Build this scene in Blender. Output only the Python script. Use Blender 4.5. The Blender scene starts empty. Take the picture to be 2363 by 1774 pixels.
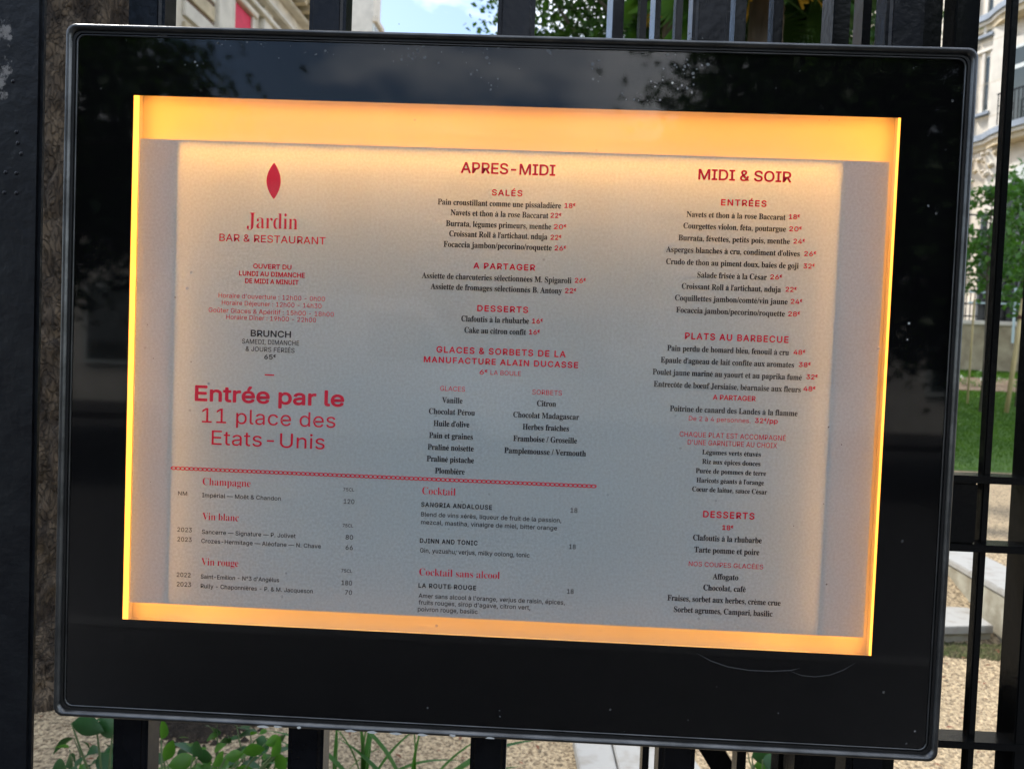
import bpy, bmesh, math, random
from math import radians as RAD, pi, sin, cos
from mathutils import Vector, Matrix, Euler, noise

random.seed(7)
SC = bpy.context.scene
COL = SC.collection

# ------------------------------------------------------------------ camera
CZ = 1.45                                   # height of the middle of the menu case
CAM = Vector((0.03728, -0.89429, CZ + 0.04014))
CAM_M = Matrix.Rotation(0.0280815, 3, 'Z') @ Matrix.Rotation(pi/2 - 0.03401685, 3, 'X') @ Matrix.Rotation(0.03874188, 3, 'Z')
cd = bpy.data.cameras.new('camera')
cd.sensor_width = 36.0
cd.lens = 27.057
cd.clip_start = 0.02
cd.clip_end = 500.0
cd.dof.use_dof = True
cd.dof.focus_distance = 0.93
cd.dof.aperture_fstop = 9.0
cam = bpy.data.objects.new('camera', cd)
cam.matrix_world = Matrix.Translation(CAM) @ CAM_M.to_4x4()
COL.objects.link(cam)
SC.camera = cam

# ------------------------------------------------------------------ sky and sun
SUN_EL, SUN_AZ = RAD(52), RAD(-62)
world = bpy.data.worlds.new('World')
SC.world = world
world.use_nodes = True
nt = world.node_tree
for n in list(nt.nodes): nt.nodes.remove(n)
out = nt.nodes.new('ShaderNodeOutputWorld')
bg = nt.nodes.new('ShaderNodeBackground')
bg.inputs['Strength'].default_value = 0.10
sky = nt.nodes.new('ShaderNodeTexSky')
sky.sky_type = 'NISHITA'
sky.sun_disc = False
sky.sun_elevation = SUN_EL
sky.sun_rotation = SUN_AZ
sky.air_density = 1.0
sky.dust_density = 1.1
tc = nt.nodes.new('ShaderNodeTexCoord')
mp = nt.nodes.new('ShaderNodeMapping')
mp.inputs['Scale'].default_value = (1.0, 1.0, 2.2)
mp.inputs['Location'].default_value = (1.3, 0.4, 0.15)
n1 = nt.nodes.new('ShaderNodeTexNoise')
n1.inputs['Scale'].default_value = 2.3
n1.inputs['Detail'].default_value = 6
n1.inputs['Roughness'].default_value = 0.55
ramp = nt.nodes.new('ShaderNodeValToRGB')
ramp.color_ramp.elements[0].position = 0.46
ramp.color_ramp.elements[1].position = 0.62
mix = nt.nodes.new('ShaderNodeMixRGB')
mix.inputs['Color2'].default_value = (10.5, 10.8, 11.2, 1)
nt.links.new(tc.outputs['Generated'], mp.inputs['Vector'])
nt.links.new(mp.outputs['Vector'], n1.inputs['Vector'])
nt.links.new(n1.outputs['Fac'], ramp.inputs['Fac'])
nt.links.new(ramp.outputs['Color'], mix.inputs['Fac'])
nt.links.new(sky.outputs['Color'], mix.inputs['Color1'])
nt.links.new(mix.outputs['Color'], bg.inputs['Color'])
nt.links.new(bg.outputs['Background'], out.inputs['Surface'])

sl = bpy.data.lights.new('sun', 'SUN')
sl.energy = 2.0
sl.angle = RAD(6)
sl.color = (1.0, 0.95, 0.87)
sun = bpy.data.objects.new('sun', sl)
# Nishita: rotation 0 puts the sun at +Y, positive turns it towards +X
sdir = Vector((sin(SUN_AZ) * cos(SUN_EL), cos(SUN_AZ) * cos(SUN_EL), sin(SUN_EL)))
sun.rotation_euler = sdir.to_track_quat('Z', 'Y').to_euler()
COL.objects.link(sun)

vs = SC.view_settings
vs.view_transform = 'Standard'
vs.look = 'None'
vs.exposure = 1.45
vs.gamma = 1.0
vs.use_curve_mapping = False
SC.render.engine = 'CYCLES'
SC.cycles.use_denoising = True
SC.cycles.max_bounces = 8
SC.cycles.diffuse_bounces = 4
SC.cycles.transparent_max_bounces = 16
SC.cycles.sample_clamp_indirect = 6.0
SC.cycles.caustics_reflective = False
SC.cycles.caustics_refractive = False

# ------------------------------------------------------------------ helpers
def ray(px, py):
    return CAM_M @ Vector(((px - 1181.5) / 1776.0, -(py - 887.0) / 1776.0, -1.0))
def at(px, py, Y):
    d = ray(px, py)
    return CAM + d * ((Y - CAM.y) / d.y)
def atz(px, py, Z):
    d = ray(px, py)
    return CAM + d * ((Z - CAM.z) / d.z)

def tag(o, label=None, cat=None, group=None, kind=None):
    if label: o['label'] = label
    if cat: o['category'] = cat
    if group: o['group'] = group
    if kind: o['kind'] = kind
    return o
def empty(name, loc=(0, 0, 0), rz=0.0, label=None, cat=None, group=None):
    o = bpy.data.objects.new(name, None)
    o.empty_display_size = 0.1
    o.location = loc
    o.rotation_euler = (0, 0, rz)
    COL.objects.link(o)
    return tag(o, label, cat, group)
def link(name, me, m=None, parent=None, loc=None, rot=None, scale=None):
    if m is not None and not me.materials: me.materials.append(m)
    o = bpy.data.objects.new(name, me)
    COL.objects.link(o)
    if parent: o.parent = parent
    if loc is not None: o.location = loc
    if rot is not None: o.rotation_euler = rot
    if scale is not None: o.scale = scale
    return o
def mesh(name, V, F, smooth=False):
    me = bpy.data.meshes.new(name)
    me.from_pydata([tuple(v) for v in V], [], F)
    if smooth:
        me.polygons.foreach_set('use_smooth', [True] * len(me.polygons))
    me.update()
    return me
BOXF = [(0, 3, 2, 1), (4, 5, 6, 7), (0, 1, 5, 4), (1, 2, 6, 5), (2, 3, 7, 6), (3, 0, 4, 7)]
class MB:
    def __init__(s): s.V = []; s.F = []
    def box(s, x0, x1, y0, y1, z0, z1, M=None):
        b = len(s.V)
        P = [Vector(p) for p in ((x0, y0, z0), (x1, y0, z0), (x1, y1, z0), (x0, y1, z0), (x0, y0, z1), (x1, y0, z1), (x1, y1, z1), (x0, y1, z1))]
        if M: P = [M @ p for p in P]
        s.V += P; s.F += [tuple(b + i for i in f) for f in BOXF]; return s
    def poly(s, pts):
        b = len(s.V); s.V += [Vector(p) for p in pts]; s.F.append(tuple(range(b, b + len(pts)))); return s
    def prism(s, pts, dz):           # pts: lower outline (counter-clockwise from above), extruded by vector dz
        b = len(s.V); n = len(pts); d = Vector(dz)
        s.V += [Vector(p) for p in pts] + [Vector(p) + d for p in pts]
        s.F.append(tuple(range(b + n - 1, b - 1, -1))); s.F.append(tuple(range(b + n, b + 2 * n)))
        for i in range(n):
            j = (i + 1) % n; s.F.append((b + i, b + j, b + n + j, b + n + i))
        return s
    def tube(s, pts, rad, n=8, cap=True):
        pts = [Vector(p) for p in pts]
        if not hasattr(rad, '__len__'): rad = [rad] * len(pts)
        b = len(s.V)
        for i, p in enumerate(pts):
            t = (pts[min(i + 1, len(pts) - 1)] - pts[max(i - 1, 0)]).normalized()
            a = t.cross(Vector((0, 0, 1)))
            if a.length < 1e-3: a = Vector((1, 0, 0))
            a.normalize(); c = t.cross(a)
            for k in range(n):
                s.V.append(p + (a * cos(2 * pi * k / n) + c * sin(2 * pi * k / n)) * rad[i])
        for i in range(len(pts) - 1):
            for k in range(n):
                s.F.append((b + i * n + k, b + i * n + (k + 1) % n, b + (i + 1) * n + (k + 1) % n, b + (i + 1) * n + k))
        if cap:
            s.F.append(tuple(b + k for k in range(n))[::-1]); s.F.append(tuple(b + (len(pts) - 1) * n + k for k in range(n)))
        return s
    def done(s, name, m, parent=None, bevel=0.0, smooth=False, seg=2, **kw):
        me = mesh(name, s.V, s.F, smooth)
        if bevel:
            bm = bmesh.new(); bm.from_mesh(me)
            bmesh.ops.recalc_face_normals(bm, faces=bm.faces)
            bmesh.ops.bevel(bm, geom=bm.edges[:], offset=bevel, segments=seg, affect='EDGES', clamp_overlap=True)
            bm.to_mesh(me); bm.free()
        return link(name, me, m, parent, **kw)

# ------------------------------------------------------------------ materials
def mat(name, color, rough=0.6, metal=0.0, spec=0.5, var=0.0, vscale=8.0, bump=0.0, bscale=40.0, color2=None, coat=0.0, detail=4.0, stretch=(1, 1, 1), ramp=(0.35, 0.65)):
    m = bpy.data.materials.new(name); m.use_nodes = True
    t = m.node_tree; p = t.nodes['Principled BSDF']
    p.inputs['Base Color'].default_value = (*color, 1)
    p.inputs['Roughness'].default_value = rough
    p.inputs['Metallic'].default_value = metal
    p.inputs['Specular IOR Level'].default_value = spec
    p.inputs['Coat Weight'].default_value = coat
    if var or color2 or bump:
        c = t.nodes.new('ShaderNodeTexCoord'); mp = t.nodes.new('ShaderNodeMapping')
        mp.inputs['Scale'].default_value = stretch
        t.links.new(c.outputs['Object'], mp.inputs['Vector'])
    if var or color2:
        n = t.nodes.new('ShaderNodeTexNoise'); n.inputs['Scale'].default_value = vscale; n.inputs['Detail'].default_value = detail
        t.links.new(mp.outputs['Vector'], n.inputs['Vector'])
        r = t.nodes.new('ShaderNodeValToRGB')
        r.color_ramp.elements[0].position = ramp[0]; r.color_ramp.elements[1].position = ramp[1]
        if color2:
            a, b = color, color2
        else:
            a = tuple(x * (1 - var) for x in color); b = tuple(min(1, x * (1 + var)) for x in color)
        r.color_ramp.elements[0].color = (*a, 1); r.color_ramp.elements[1].color = (*b, 1)
        t.links.new(n.outputs['Fac'], r.inputs['Fac']); t.links.new(r.outputs['Color'], p.inputs['Base Color'])
    if bump:
        n2 = t.nodes.new('ShaderNodeTexNoise'); n2.inputs['Scale'].default_value = bscale; n2.inputs['Detail'].default_value = 6
        t.links.new(mp.outputs['Vector'], n2.inputs['Vector'])
        bp = t.nodes.new('ShaderNodeBump'); bp.inputs['Strength'].default_value = bump; bp.inputs['Distance'].default_value = 0.01
        t.links.new(n2.outputs['Fac'], bp.inputs['Height']); t.links.new(bp.outputs['Normal'], p.inputs['Normal'])
    return m
def leaf_mat(name, c1, c2, trans=0.35, scale=3.0, rough=0.45):
    m = mat(name, c1, rough=rough, color2=c2, vscale=scale, spec=0.35)
    t = m.node_tree; p = t.nodes['Principled BSDF']; o = t.nodes['Material Output']
    src = p.inputs['Base Color'].links[0].from_socket
    tr = t.nodes.new('ShaderNodeBsdfTranslucent')
    g = t.nodes.new('ShaderNodeMixRGB'); g.blend_type = 'MULTIPLY'; g.inputs['Fac'].default_value = 1; g.inputs['Color2'].default_value = (1.3, 1.5, 0.5, 1)
    t.links.new(src, g.inputs['Color1']); t.links.new(g.outputs['Color'], tr.inputs['Color'])
    mx = t.nodes.new('ShaderNodeMixShader'); mx.inputs['Fac'].default_value = trans
    t.links.new(p.outputs['BSDF'], mx.inputs[1]); t.links.new(tr.outputs['BSDF'], mx.inputs[2]); t.links.new(mx.outputs['Shader'], o.inputs['Surface'])
    return m
def glass_mat():
    m = bpy.data.materials.new('pane_glass'); m.use_nodes = True
    t = m.node_tree
    for n in list(t.nodes): t.nodes.remove(n)
    o = t.nodes.new('ShaderNodeOutputMaterial'); tr = t.nodes.new('ShaderNodeBsdfTransparent'); gl = t.nodes.new('ShaderNodeBsdfGlossy')
    gl.inputs['Roughness'].default_value = 0.035
    fr = t.nodes.new('ShaderNodeFresnel'); fr.inputs['IOR'].default_value = 1.5
    # a thin film of dust and dried rain marks
    c = t.nodes.new('ShaderNodeTexCoord'); v = t.nodes.new('ShaderNodeTexVoronoi'); v.inputs['Scale'].default_value = 42.0; v.inputs['Randomness'].default_value = 1
    n2 = t.nodes.new('ShaderNodeTexNoise'); n2.inputs['Scale'].default_value = 7; n2.inputs['Detail'].default_value = 8
    r = t.nodes.new('ShaderNodeValToRGB'); r.color_ramp.elements[0].position = 0.05; r.color_ramp.elements[0].color = (.8, .8, .8, 1); r.color_ramp.elements[1].position = 0.085; r.color_ramp.elements[1].color = (0, 0, 0, 1)
    r2 = t.nodes.new('ShaderNodeValToRGB'); r2.color_ramp.elements[0].position = 0.55; r2.color_ramp.elements[1].position = 0.72
    mu = t.nodes.new('ShaderNodeMath'); mu.operation = 'MULTIPLY'
    t.links.new(c.outputs['Object'], v.inputs['Vector']); t.links.new(c.outputs['Object'], n2.inputs['Vector'])
    t.links.new(v.outputs['Distance'], r.inputs['Fac']); t.links.new(n2.outputs['Fac'], r2.inputs['Fac'])
    t.links.new(r.outputs['Color'], mu.inputs[0]); t.links.new(r2.outputs['Color'], mu.inputs[1])
    ad = t.nodes.new('ShaderNodeMath'); ad.operation = 'MULTIPLY_ADD'; ad.inputs[1].default_value = 0.003; 
    t.links.new(n2.outputs['Fac'], ad.inputs[0]); t.links.new(mu.outputs[0], ad.inputs[2])
    df = t.nodes.new('ShaderNodeBsdfDiffuse'); df.inputs['Color'].default_value = (.6, .6, .58, 1)
    m1 = t.nodes.new('ShaderNodeMixShader'); m2 = t.nodes.new('ShaderNodeMixShader')
    t.links.new(ad.outputs[0], m1.inputs[0]); t.links.new(tr.outputs[0], m1.inputs[1]); t.links.new(df.outputs[0], m1.inputs[2])
    t.links.new(fr.outputs[0], m2.inputs[0]); t.links.new(m1.outputs[0], m2.inputs[1]); t.links.new(gl.outputs[0], m2.inputs[2])
    t.links.new(m2.outputs[0], o.inputs['Surface'])
    return m
def emis(name, color, s):
    m = bpy.data.materials.new(name); m.use_nodes = True; t = m.node_tree
    p = t.nodes['Principled BSDF']; p.inputs['Base Color'].default_value = (.6, .5, .3, 1)
    p.inputs['Emission Color'].default_value = (*color, 1); p.inputs['Emission Strength'].default_value = s
    return m

M = {}
M['paint'] = mat('black_iron_paint', (.004, .005, .008), rough=0.26, spec=.25, bump=0.10, bscale=60, color2=(.009, .010, .014), vscale=30)
M['paint2'] = mat('black_gate_paint', (.004, .0045, .005), rough=0.22, spec=.32, bump=0.05, bscale=90)
M['rim'] = mat('dark_anodised_rim', (.10, .104, .108), rough=0.34, metal=0.9, bump=0.06, bscale=120, var=0.3, vscale=20)
M['gasket'] = mat('black_rubber_gasket', (.012, .012, .012), rough=0.5)
M['mask'] = mat('black_enamel_border', (.003, .003, .0035), rough=0.8, spec=0.0)
M['glass'] = glass_mat()
M['white_in'] = mat('white_case_lining', (.80, .78, .74), rough=0.7, var=0.03, vscale=5)
M['led'] = emis('amber_led_strip', (1.0, 0.36, 0.045), 1.0)
M['led_front'] = emis('amber_front_led', (1.0, 0.37, 0.055), 5.5)
M['led_back'] = emis('amber_backlight', (1.0, 0.46, 0.08), 4.5)
M['led_back_top'] = emis('amber_top_backlight', (1.0, 0.465, 0.075), 13.5)
M['stone'] = mat('cream_limestone', (.62, .56, .47), rough=0.85, var=0.14, vscale=3, bump=0.25, bscale=30)
M['stone_pale'] = mat('pale_limestone', (.62, .58, .51), rough=0.85, var=0.10, vscale=3, bump=0.2, bscale=30)
M['stone_yellow'] = mat('yellowed_limestone', (.50, .42, .29), rough=0.85, var=0.16, vscale=4, bump=0.2, bscale=30)
M['stone_dark'] = mat('recessed_joint', (.16, .10, .075), rough=0.9)
M['red'] = mat('crimson_cloth', (.62, .02, .07), rough=0.7, var=0.08, vscale=6)
M['winglass'] = mat('window_glass', (.03, .045, .045), rough=0.05, spec=0.6)
M['winframe'] = mat('pale_window_frame', (.55, .58, .56), rough=0.5, var=.05)
M['zinc'] = mat('zinc_roof', (.22, .25, .29), rough=0.5, metal=0.3, var=0.1)
M['lawn'] = mat('lawn_turf', (.04, .10, .01), rough=0.9, color2=(.075, .15, .018), vscale=6, bump=0.5, bscale=60)
M['gravel'] = mat('gravel_ground', (.12, .09, .055), rough=0.95, color2=(.42, .33, .21), vscale=55, bump=1.0, bscale=70, detail=8, ramp=(.38, .6))
M['pebble'] = mat('pebble_stone', (.50, .40, .26), rough=0.9, color2=(.14, .095, .055), vscale=45, ramp=(.45, .66))
M['slab'] = mat('pale_stone_slab', (.33, .33, .32), rough=0.8, color2=(.25, .235, .21), vscale=14, bump=0.15, bscale=60, ramp=(.5, .75))
M['slab_side'] = mat('stained_stone_side', (.36, .35, .29), rough=0.9, color2=(.22, .20, .15), vscale=9, bump=0.3, bscale=50)
M['granite'] = mat('dark_granite_kerb', (.06, .06, .06), rough=.8, var=.2, vscale=60)
M['moss'] = mat('moss', (.045, .06, .015), rough=1.0, color2=(.09, .08, .04), vscale=20, bump=0.8, bscale=60)
M['soil'] = mat('bed_soil', (.10, .06, .035), rough=1.0, color2=(.2, .16, .11), vscale=12, bump=0.7, bscale=40)
M['mulch'] = mat('dark_soil', (.03, .022, .015), rough=1.0, var=.4, vscale=30, bump=0.8, bscale=60)
M['edging'] = mat('rust_brown_edging', (.09, .035, .02), rough=0.8)
M['house_dark'] = mat('shaded_house_render', (.30, .26, .2), rough=.9, var=.1)
M['oldwall'] = mat('weathered_render', (.40, .35, .24), rough=0.95, color2=(.24, .20, .13), vscale=3, bump=0.3, bscale=20)
M['wood'] = mat('pale_stake_wood', (.50, .40, .20), rough=0.8, var=0.2, vscale=10, stretch=(1, 1, .2))
M['steel_pale'] = mat('pale_steel_rail', (.35, .45, .47), rough=0.4, metal=0.3)
M['asphalt'] = mat('street_asphalt', (.035, .035, .037), rough=0.9, var=0.2, vscale=20, bump=0.3, bscale=80)
M['pave'] = mat('pavement_asphalt', (.03, .03, .031), rough=0.9, var=0.15, vscale=6, bump=0.2, bscale=60)
M['leaf_tree'] = leaf_mat('chestnut_leaf', (.012, .045, .01), (.045, .10, .02), .35, 1.6)
M['leaf_dark'] = leaf_mat('street_tree_leaf', (.018, .045, .012), (.05, .09, .025), .3, 1.2)
M['leaf_young'] = leaf_mat('young_tree_leaf', (.05, .13, .035), (.10, .22, .05), .35, 4)
M['leaf_broad'] = leaf_mat('broad_leaf', (.015, .06, .02), (.03, .10, .03), .25, 6, .4)
M['leaf_bright'] = leaf_mat('bright_leaf', (.035, .12, .012), (.09, .22, .025), .4, 6, .35)
M['leaf_strap'] = leaf_mat('strap_leaf', (.025, .10, .02), (.06, .17, .035), .35, 4, .35)
M['leaf_palm'] = leaf_mat('palm_leaf', (.015, .055, .015), (.05, .11, .03), .25, 3, .35)
M['flower_y'] = mat('palm_flower', (.45, .30, .03), rough=.8, var=.2)
M['stem'] = mat('green_stem', (.08, .12, .04), rough=.7, var=.2)
M['bark_grey'] = mat('grey_branch_bark', (.12, .10, .08), rough=.95, var=.3, vscale=8, bump=.6, bscale=20, stretch=(1, 1, .3))
M['chip_and_glint'] = mat('bare_chip_and_sky_glint', (.60, .62, .62), rough=.5)  # worn rim chips, and the painted sky reflection on the glass
M['fleck'] = mat('glint_and_dirt', (.16, .17, .18), rough=.9)  # one grey for painted sky glints and for dirt
M['scratch'] = mat('dried_smear', (.07, .07, .075), rough=.8)
M['white_paint'] = mat('white_van_paint', (.75, .76, .77), rough=.25, coat=.5, var=.02)
M['tyre'] = mat('tyre_rubber', (.02, .02, .02), rough=.8)

def bark_material():
    m = mat('plane_tree_bark', (.032, .022, .015), rough=.95, bump=0.0, color2=(.13, .095, .062), vscale=16, ramp=(.38, .66), stretch=(1, 1, .45))
    t = m.node_tree; p = t.nodes['Principled BSDF']; mp = [n for n in t.nodes if n.type == 'MAPPING'][0]
    v = t.nodes.new('ShaderNodeTexVoronoi'); v.feature = 'DISTANCE_TO_EDGE'; v.inputs['Scale'].default_value = 22
    n = t.nodes.new('ShaderNodeTexNoise'); n.inputs['Scale'].default_value = 9
    a = t.nodes.new('ShaderNodeVectorMath'); a.operation = 'MULTIPLY_ADD'; a.inputs[1].default_value = (.55, .55, .55)
    t.links.new(mp.outputs[0], n.inputs['Vector']); t.links.new(n.outputs['Color'], a.inputs[0]); t.links.new(mp.outputs[0], a.inputs[2])
    t.links.new(a.outputs[0], v.inputs['Vector'])
    r = t.nodes.new('ShaderNodeValToRGB'); r.color_ramp.elements[0].position = 0; r.color_ramp.elements[1].position = .12
    t.links.new(v.outputs['Distance'], r.inputs[0])
    b = t.nodes.new('ShaderNodeBump'); b.inputs['Strength'].default_value = 1.0; b.inputs['Distance'].default_value = .02
    n3 = t.nodes.new('ShaderNodeTexNoise'); n3.inputs['Scale'].default_value = 60; n3.inputs['Detail'].default_value = 8
    t.links.new(mp.outputs[0], n3.inputs['Vector'])
    ad = t.nodes.new('ShaderNodeMath'); ad.operation = 'MULTIPLY_ADD'; ad.inputs[1].default_value = .5
    t.links.new(n3.outputs[0], ad.inputs[0]); t.links.new(r.outputs[0], ad.inputs[2])
    t.links.new(ad.outputs[0], b.inputs['Height']); t.links.new(b.outputs[0], p.inputs['Normal'])
    return m
M['bark'] = bark_material()

def post_material():
    """black paint with bare grey patches and rust blisters"""
    m = mat('flaking_post_paint', (.005, .006, .009), rough=.40, spec=.3, bump=.2, bscale=55, color2=(.010, .012, .015), vscale=20)
    t = m.node_tree; p = t.nodes['Principled BSDF']
    src = p.inputs['Base Color'].links[0].from_socket
    c = t.nodes.new('ShaderNodeTexCoord'); sx = t.nodes.new('ShaderNodeSeparateXYZ'); t.links.new(c.outputs['Object'], sx.inputs[0])
    n = t.nodes.new('ShaderNodeTexNoise'); n.inputs['Scale'].default_value = 14; n.inputs['Detail'].default_value = 10; n.inputs['Roughness'].default_value = .7
    t.links.new(c.outputs['Object'], n.inputs['Vector'])
    # more flaking high on the left-hand side of the post
    mr = t.nodes.new('ShaderNodeMapRange'); mr.inputs['From Min'].default_value = 1.72; mr.inputs['From Max'].default_value = 1.95; mr.inputs['To Min'].default_value = -.18; mr.inputs['To Max'].default_value = .06
    t.links.new(sx.outputs['Z'], mr.inputs['Value'])
    mx = t.nodes.new('ShaderNodeMapRange'); mx.inputs['From Min'].default_value = .015; mx.inputs['From Max'].default_value = .045; mx.inputs['To Min'].default_value = .12; mx.inputs['To Max'].default_value = -.12
    t.links.new(sx.outputs['X'], mx.inputs['Value'])
    a1 = t.nodes.new('ShaderNodeMath'); a2 = t.nodes.new('ShaderNodeMath')
    t.links.new(n.outputs[0], a1.inputs[0]); t.links.new(mr.outputs[0], a1.inputs[1]); t.links.new(a1.outputs[0], a2.inputs[0]); t.links.new(mx.outputs[0], a2.inputs[1])
    r = t.nodes.new('ShaderNodeValToRGB'); r.color_ramp.elements[0].position = .56; r.color_ramp.elements[1].position = .60
    t.links.new(a2.outputs[0], r.inputs[0])
    k = t.nodes.new('ShaderNodeMixRGB'); k.inputs['Color2'].default_value = (.22, .21, .20, 1)
    t.links.new(r.outputs[0], k.inputs['Fac']); t.links.new(src, k.inputs['Color1']); t.links.new(k.outputs[0], p.inputs['Base Color'])
    return m
M['post'] = post_material()

def paper_material():
    m = bpy.data.materials.new('menu_paper'); m.use_nodes = True; t = m.node_tree
    p = t.nodes['Principled BSDF']; p.inputs['Roughness'].default_value = .55; p.inputs['Specular IOR Level'].default_value = .3
    c = t.nodes.new('ShaderNodeTexCoord'); n = t.nodes.new('ShaderNodeTexNoise'); n.inputs['Scale'].default_value = 330; n.inputs['Detail'].default_value = 2
    t.links.new(c.outputs['Object'], n.inputs['Vector'])
    r = t.nodes.new('ShaderNodeValToRGB'); r.color_ramp.elements[0].position = .3; r.color_ramp.elements[1].position = .7
    r.color_ramp.elements[0].color = (.44, .56, .60, 1); r.color_ramp.elements[1].color = (.58, .72, .775, 1)
    t.links.new(n.outputs[0], r.inputs[0]); t.links.new(r.outputs[0], p.inputs['Base Color'])
    n4 = t.nodes.new('ShaderNodeTexNoise'); n4.inputs['Scale'].default_value = 3.2; n4.inputs['Detail'].default_value = 2
    t.links.new(c.outputs['Object'], n4.inputs['Vector'])
    bp = t.nodes.new('ShaderNodeBump'); bp.inputs['Strength'].default_value = .3; bp.inputs['Distance'].default_value = .05
    t.links.new(n4.outputs[0], bp.inputs['Height']); t.links.new(bp.outputs[0], p.inputs['Normal'])
    tr = t.nodes.new('ShaderNodeBsdfTranslucent'); tr.inputs['Color'].default_value = (.8, .78, .74, 1)
    mx = t.nodes.new('ShaderNodeMixShader'); mx.inputs[0].default_value = .34
    t.links.new(p.outputs[0], mx.inputs[1]); t.links.new(tr.outputs[0], mx.inputs[2]); t.links.new(mx.outputs[0], t.nodes['Material Output'].inputs['Surface'])
    return m
M['paper'] = paper_material()
def ink(name, c):
    m = mat(name, c, rough=.6, spec=.3); t = m.node_tree
    tr = t.nodes.new('ShaderNodeBsdfTranslucent'); tr.inputs['Color'].default_value = (*c, 1)
    mx = t.nodes.new('ShaderNodeMixShader'); mx.inputs[0].default_value = .15
    t.links.new(t.nodes['Principled BSDF'].outputs[0], mx.inputs[1]); t.links.new(tr.outputs[0], mx.inputs[2]); t.links.new(mx.outputs[0], t.nodes['Material Output'].inputs['Surface'])
    return m
M['ink_red'] = ink('red_ink', (.92, .012, .055))
M['ink_dark'] = ink('dark_ink', (.03, .033, .042))

# ------------------------------------------------------------------ ground
def ground_z(x, y):
    # flat near the fence, a 0.3 m step up behind the stone cheek wall, then a garden that climbs gently
    z = 0.0
    side = (x - 1.9) * 0.55 + 0.0
    if y > 3.5:
        z = 0.3 * min(1, (y - 3.5) / 1.0)
    if x > 2.70 and y > 3.32:
        z = 0.3 if (x - 2.70) + (y - 3.37) * 0.02 > 0.0 else z
    if y > 9.0:
        z = 0.3 + (y - 9.0) * 0.145
    if y > 17.9: z = 0.3 + 8.9 * 0.145
    return z

def build_ground():
    V = []; F = []
    xs = [-60, -30, -15, -8] + [-6 + .5 * i for i in range(41)] + [18, 24, 40, 60]
    ys = [-60, -30, -15, -2.0, -1.0, 0, 1, 2, 2.5, 3.0, 3.4, 3.6, 3.8, 4.0, 4.25, 4.5, 5, 6, 7, 8, 9, 10, 12, 14, 16, 17.9, 20, 30, 60]
    for y in ys:
        for x in xs:
            z = 0.0
            if y > 3.4: z = 0.3 * min(1, (y - 3.4) / 1.1)
            if y > 9: z = 0.3 + (min(y, 17.9) - 9) * .145
            if y <= -1.0: z = -0.004
            V.append((x, y, z))
    nx = len(xs)
    for j in range(len(ys) - 1):
        for i in range(nx - 1):
            a = j * nx + i; F.append((a, a + 1, a + nx + 1, a + nx))
    o = link('ground', mesh('ground', V, F), M['gravel'])
    tag(o, kind='structure')
build_ground()

# raised gravel terrace behind the cheek wall on the right
cw0, cw1 = Vector((2.66, 3.36, 0)), Vector((2.78, 4.12, 0))
mb = MB(); mb.prism([(2.74, 3.30, .0), (9, 3.0, .0), (9, 9.0, .0), (2.9, 9.0, .0), (2.84, 4.2, .0)], (0, 0, .292))
tag(mb.done('raised_path', M['gravel']), kind='structure')
mb = MB(); mb.poly([(2.9, 8.95, .308), (16, 8.4, .308), (20, 15.05, 1.19), (2.0, 15.05, 1.19)])
tag(mb.done('lawn', M['lawn']), kind='structure')
mb = MB(); mb.poly([(-20, 8.95, .304), (2.9, 8.95, .308), (2.0, 15.05, 1.185), (-20, 15.05, 1.182)])
tag(mb.done('lawn_far', M['lawn']), kind='structure')
mb = MB(); mb.poly([(-20, 15.06, 1.20), (20, 15.06, 1.20), (20, 17.9, 1.60), (-20, 17.9, 1.60)])
tag(mb.done('flower_bed', M['soil']), kind='structure')
mb = MB(); mb.poly([(-20, 16.9, 1.47), (20, 16.9, 1.47), (20, 17.88, 1.61), (-20, 17.88, 1.61)])
tag(mb.done('lawn_strip', M['lawn']), kind='structure')

def blades(name, region, n, h, w, m, zf, kind='stuff', label=None, cat=None):
    V = []; F = []
    for i in range(n):
        x, y = region(); z = zf(x, y); a = random.uniform(0, 2 * pi); hh = h * random.uniform(.5, 1.2); ww = w * random.uniform(.6, 1.3)
        dx, dy = cos(a) * ww, sin(a) * ww; lx, ly = random.uniform(-.5, .5) * hh, random.uniform(-.5, .5) * hh
        b = len(V); V += [(x - dx, y - dy, z), (x + dx, y + dy, z), (x + lx, y + ly, z + hh)]; F.append((b, b + 1, b + 2))
    return tag(link(name, mesh(name, V, F), m), label, cat, kind=kind)
M['grass'] = leaf_mat('grass_blade', (.055, .13, .012), (.10, .20, .022), .3, 2.5)
def reg_lawn():
    y = random.uniform(8.9, 15.0); t = y / 9.0
    x = random.uniform(4.2, 7.6) + (y - 8.9) * .55
    return x, y
blades('grass', reg_lawn, 42000, .05, .012, M['grass'], lambda x, y: .3 + max(0, y - 9) * .145, label='short mown green grass covering the sloping lawn', cat='grass')
def reg_strip():
    return random.uniform(8.5, 13.0), random.uniform(16.9, 17.85)
blades('grass_strip', reg_strip, 5000, .07, .02, M['grass'], lambda x, y: 1.46 + max(0, y - 16.9) * .14, label='narrow strip of green grass below the garden wall', cat='grass')

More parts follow.
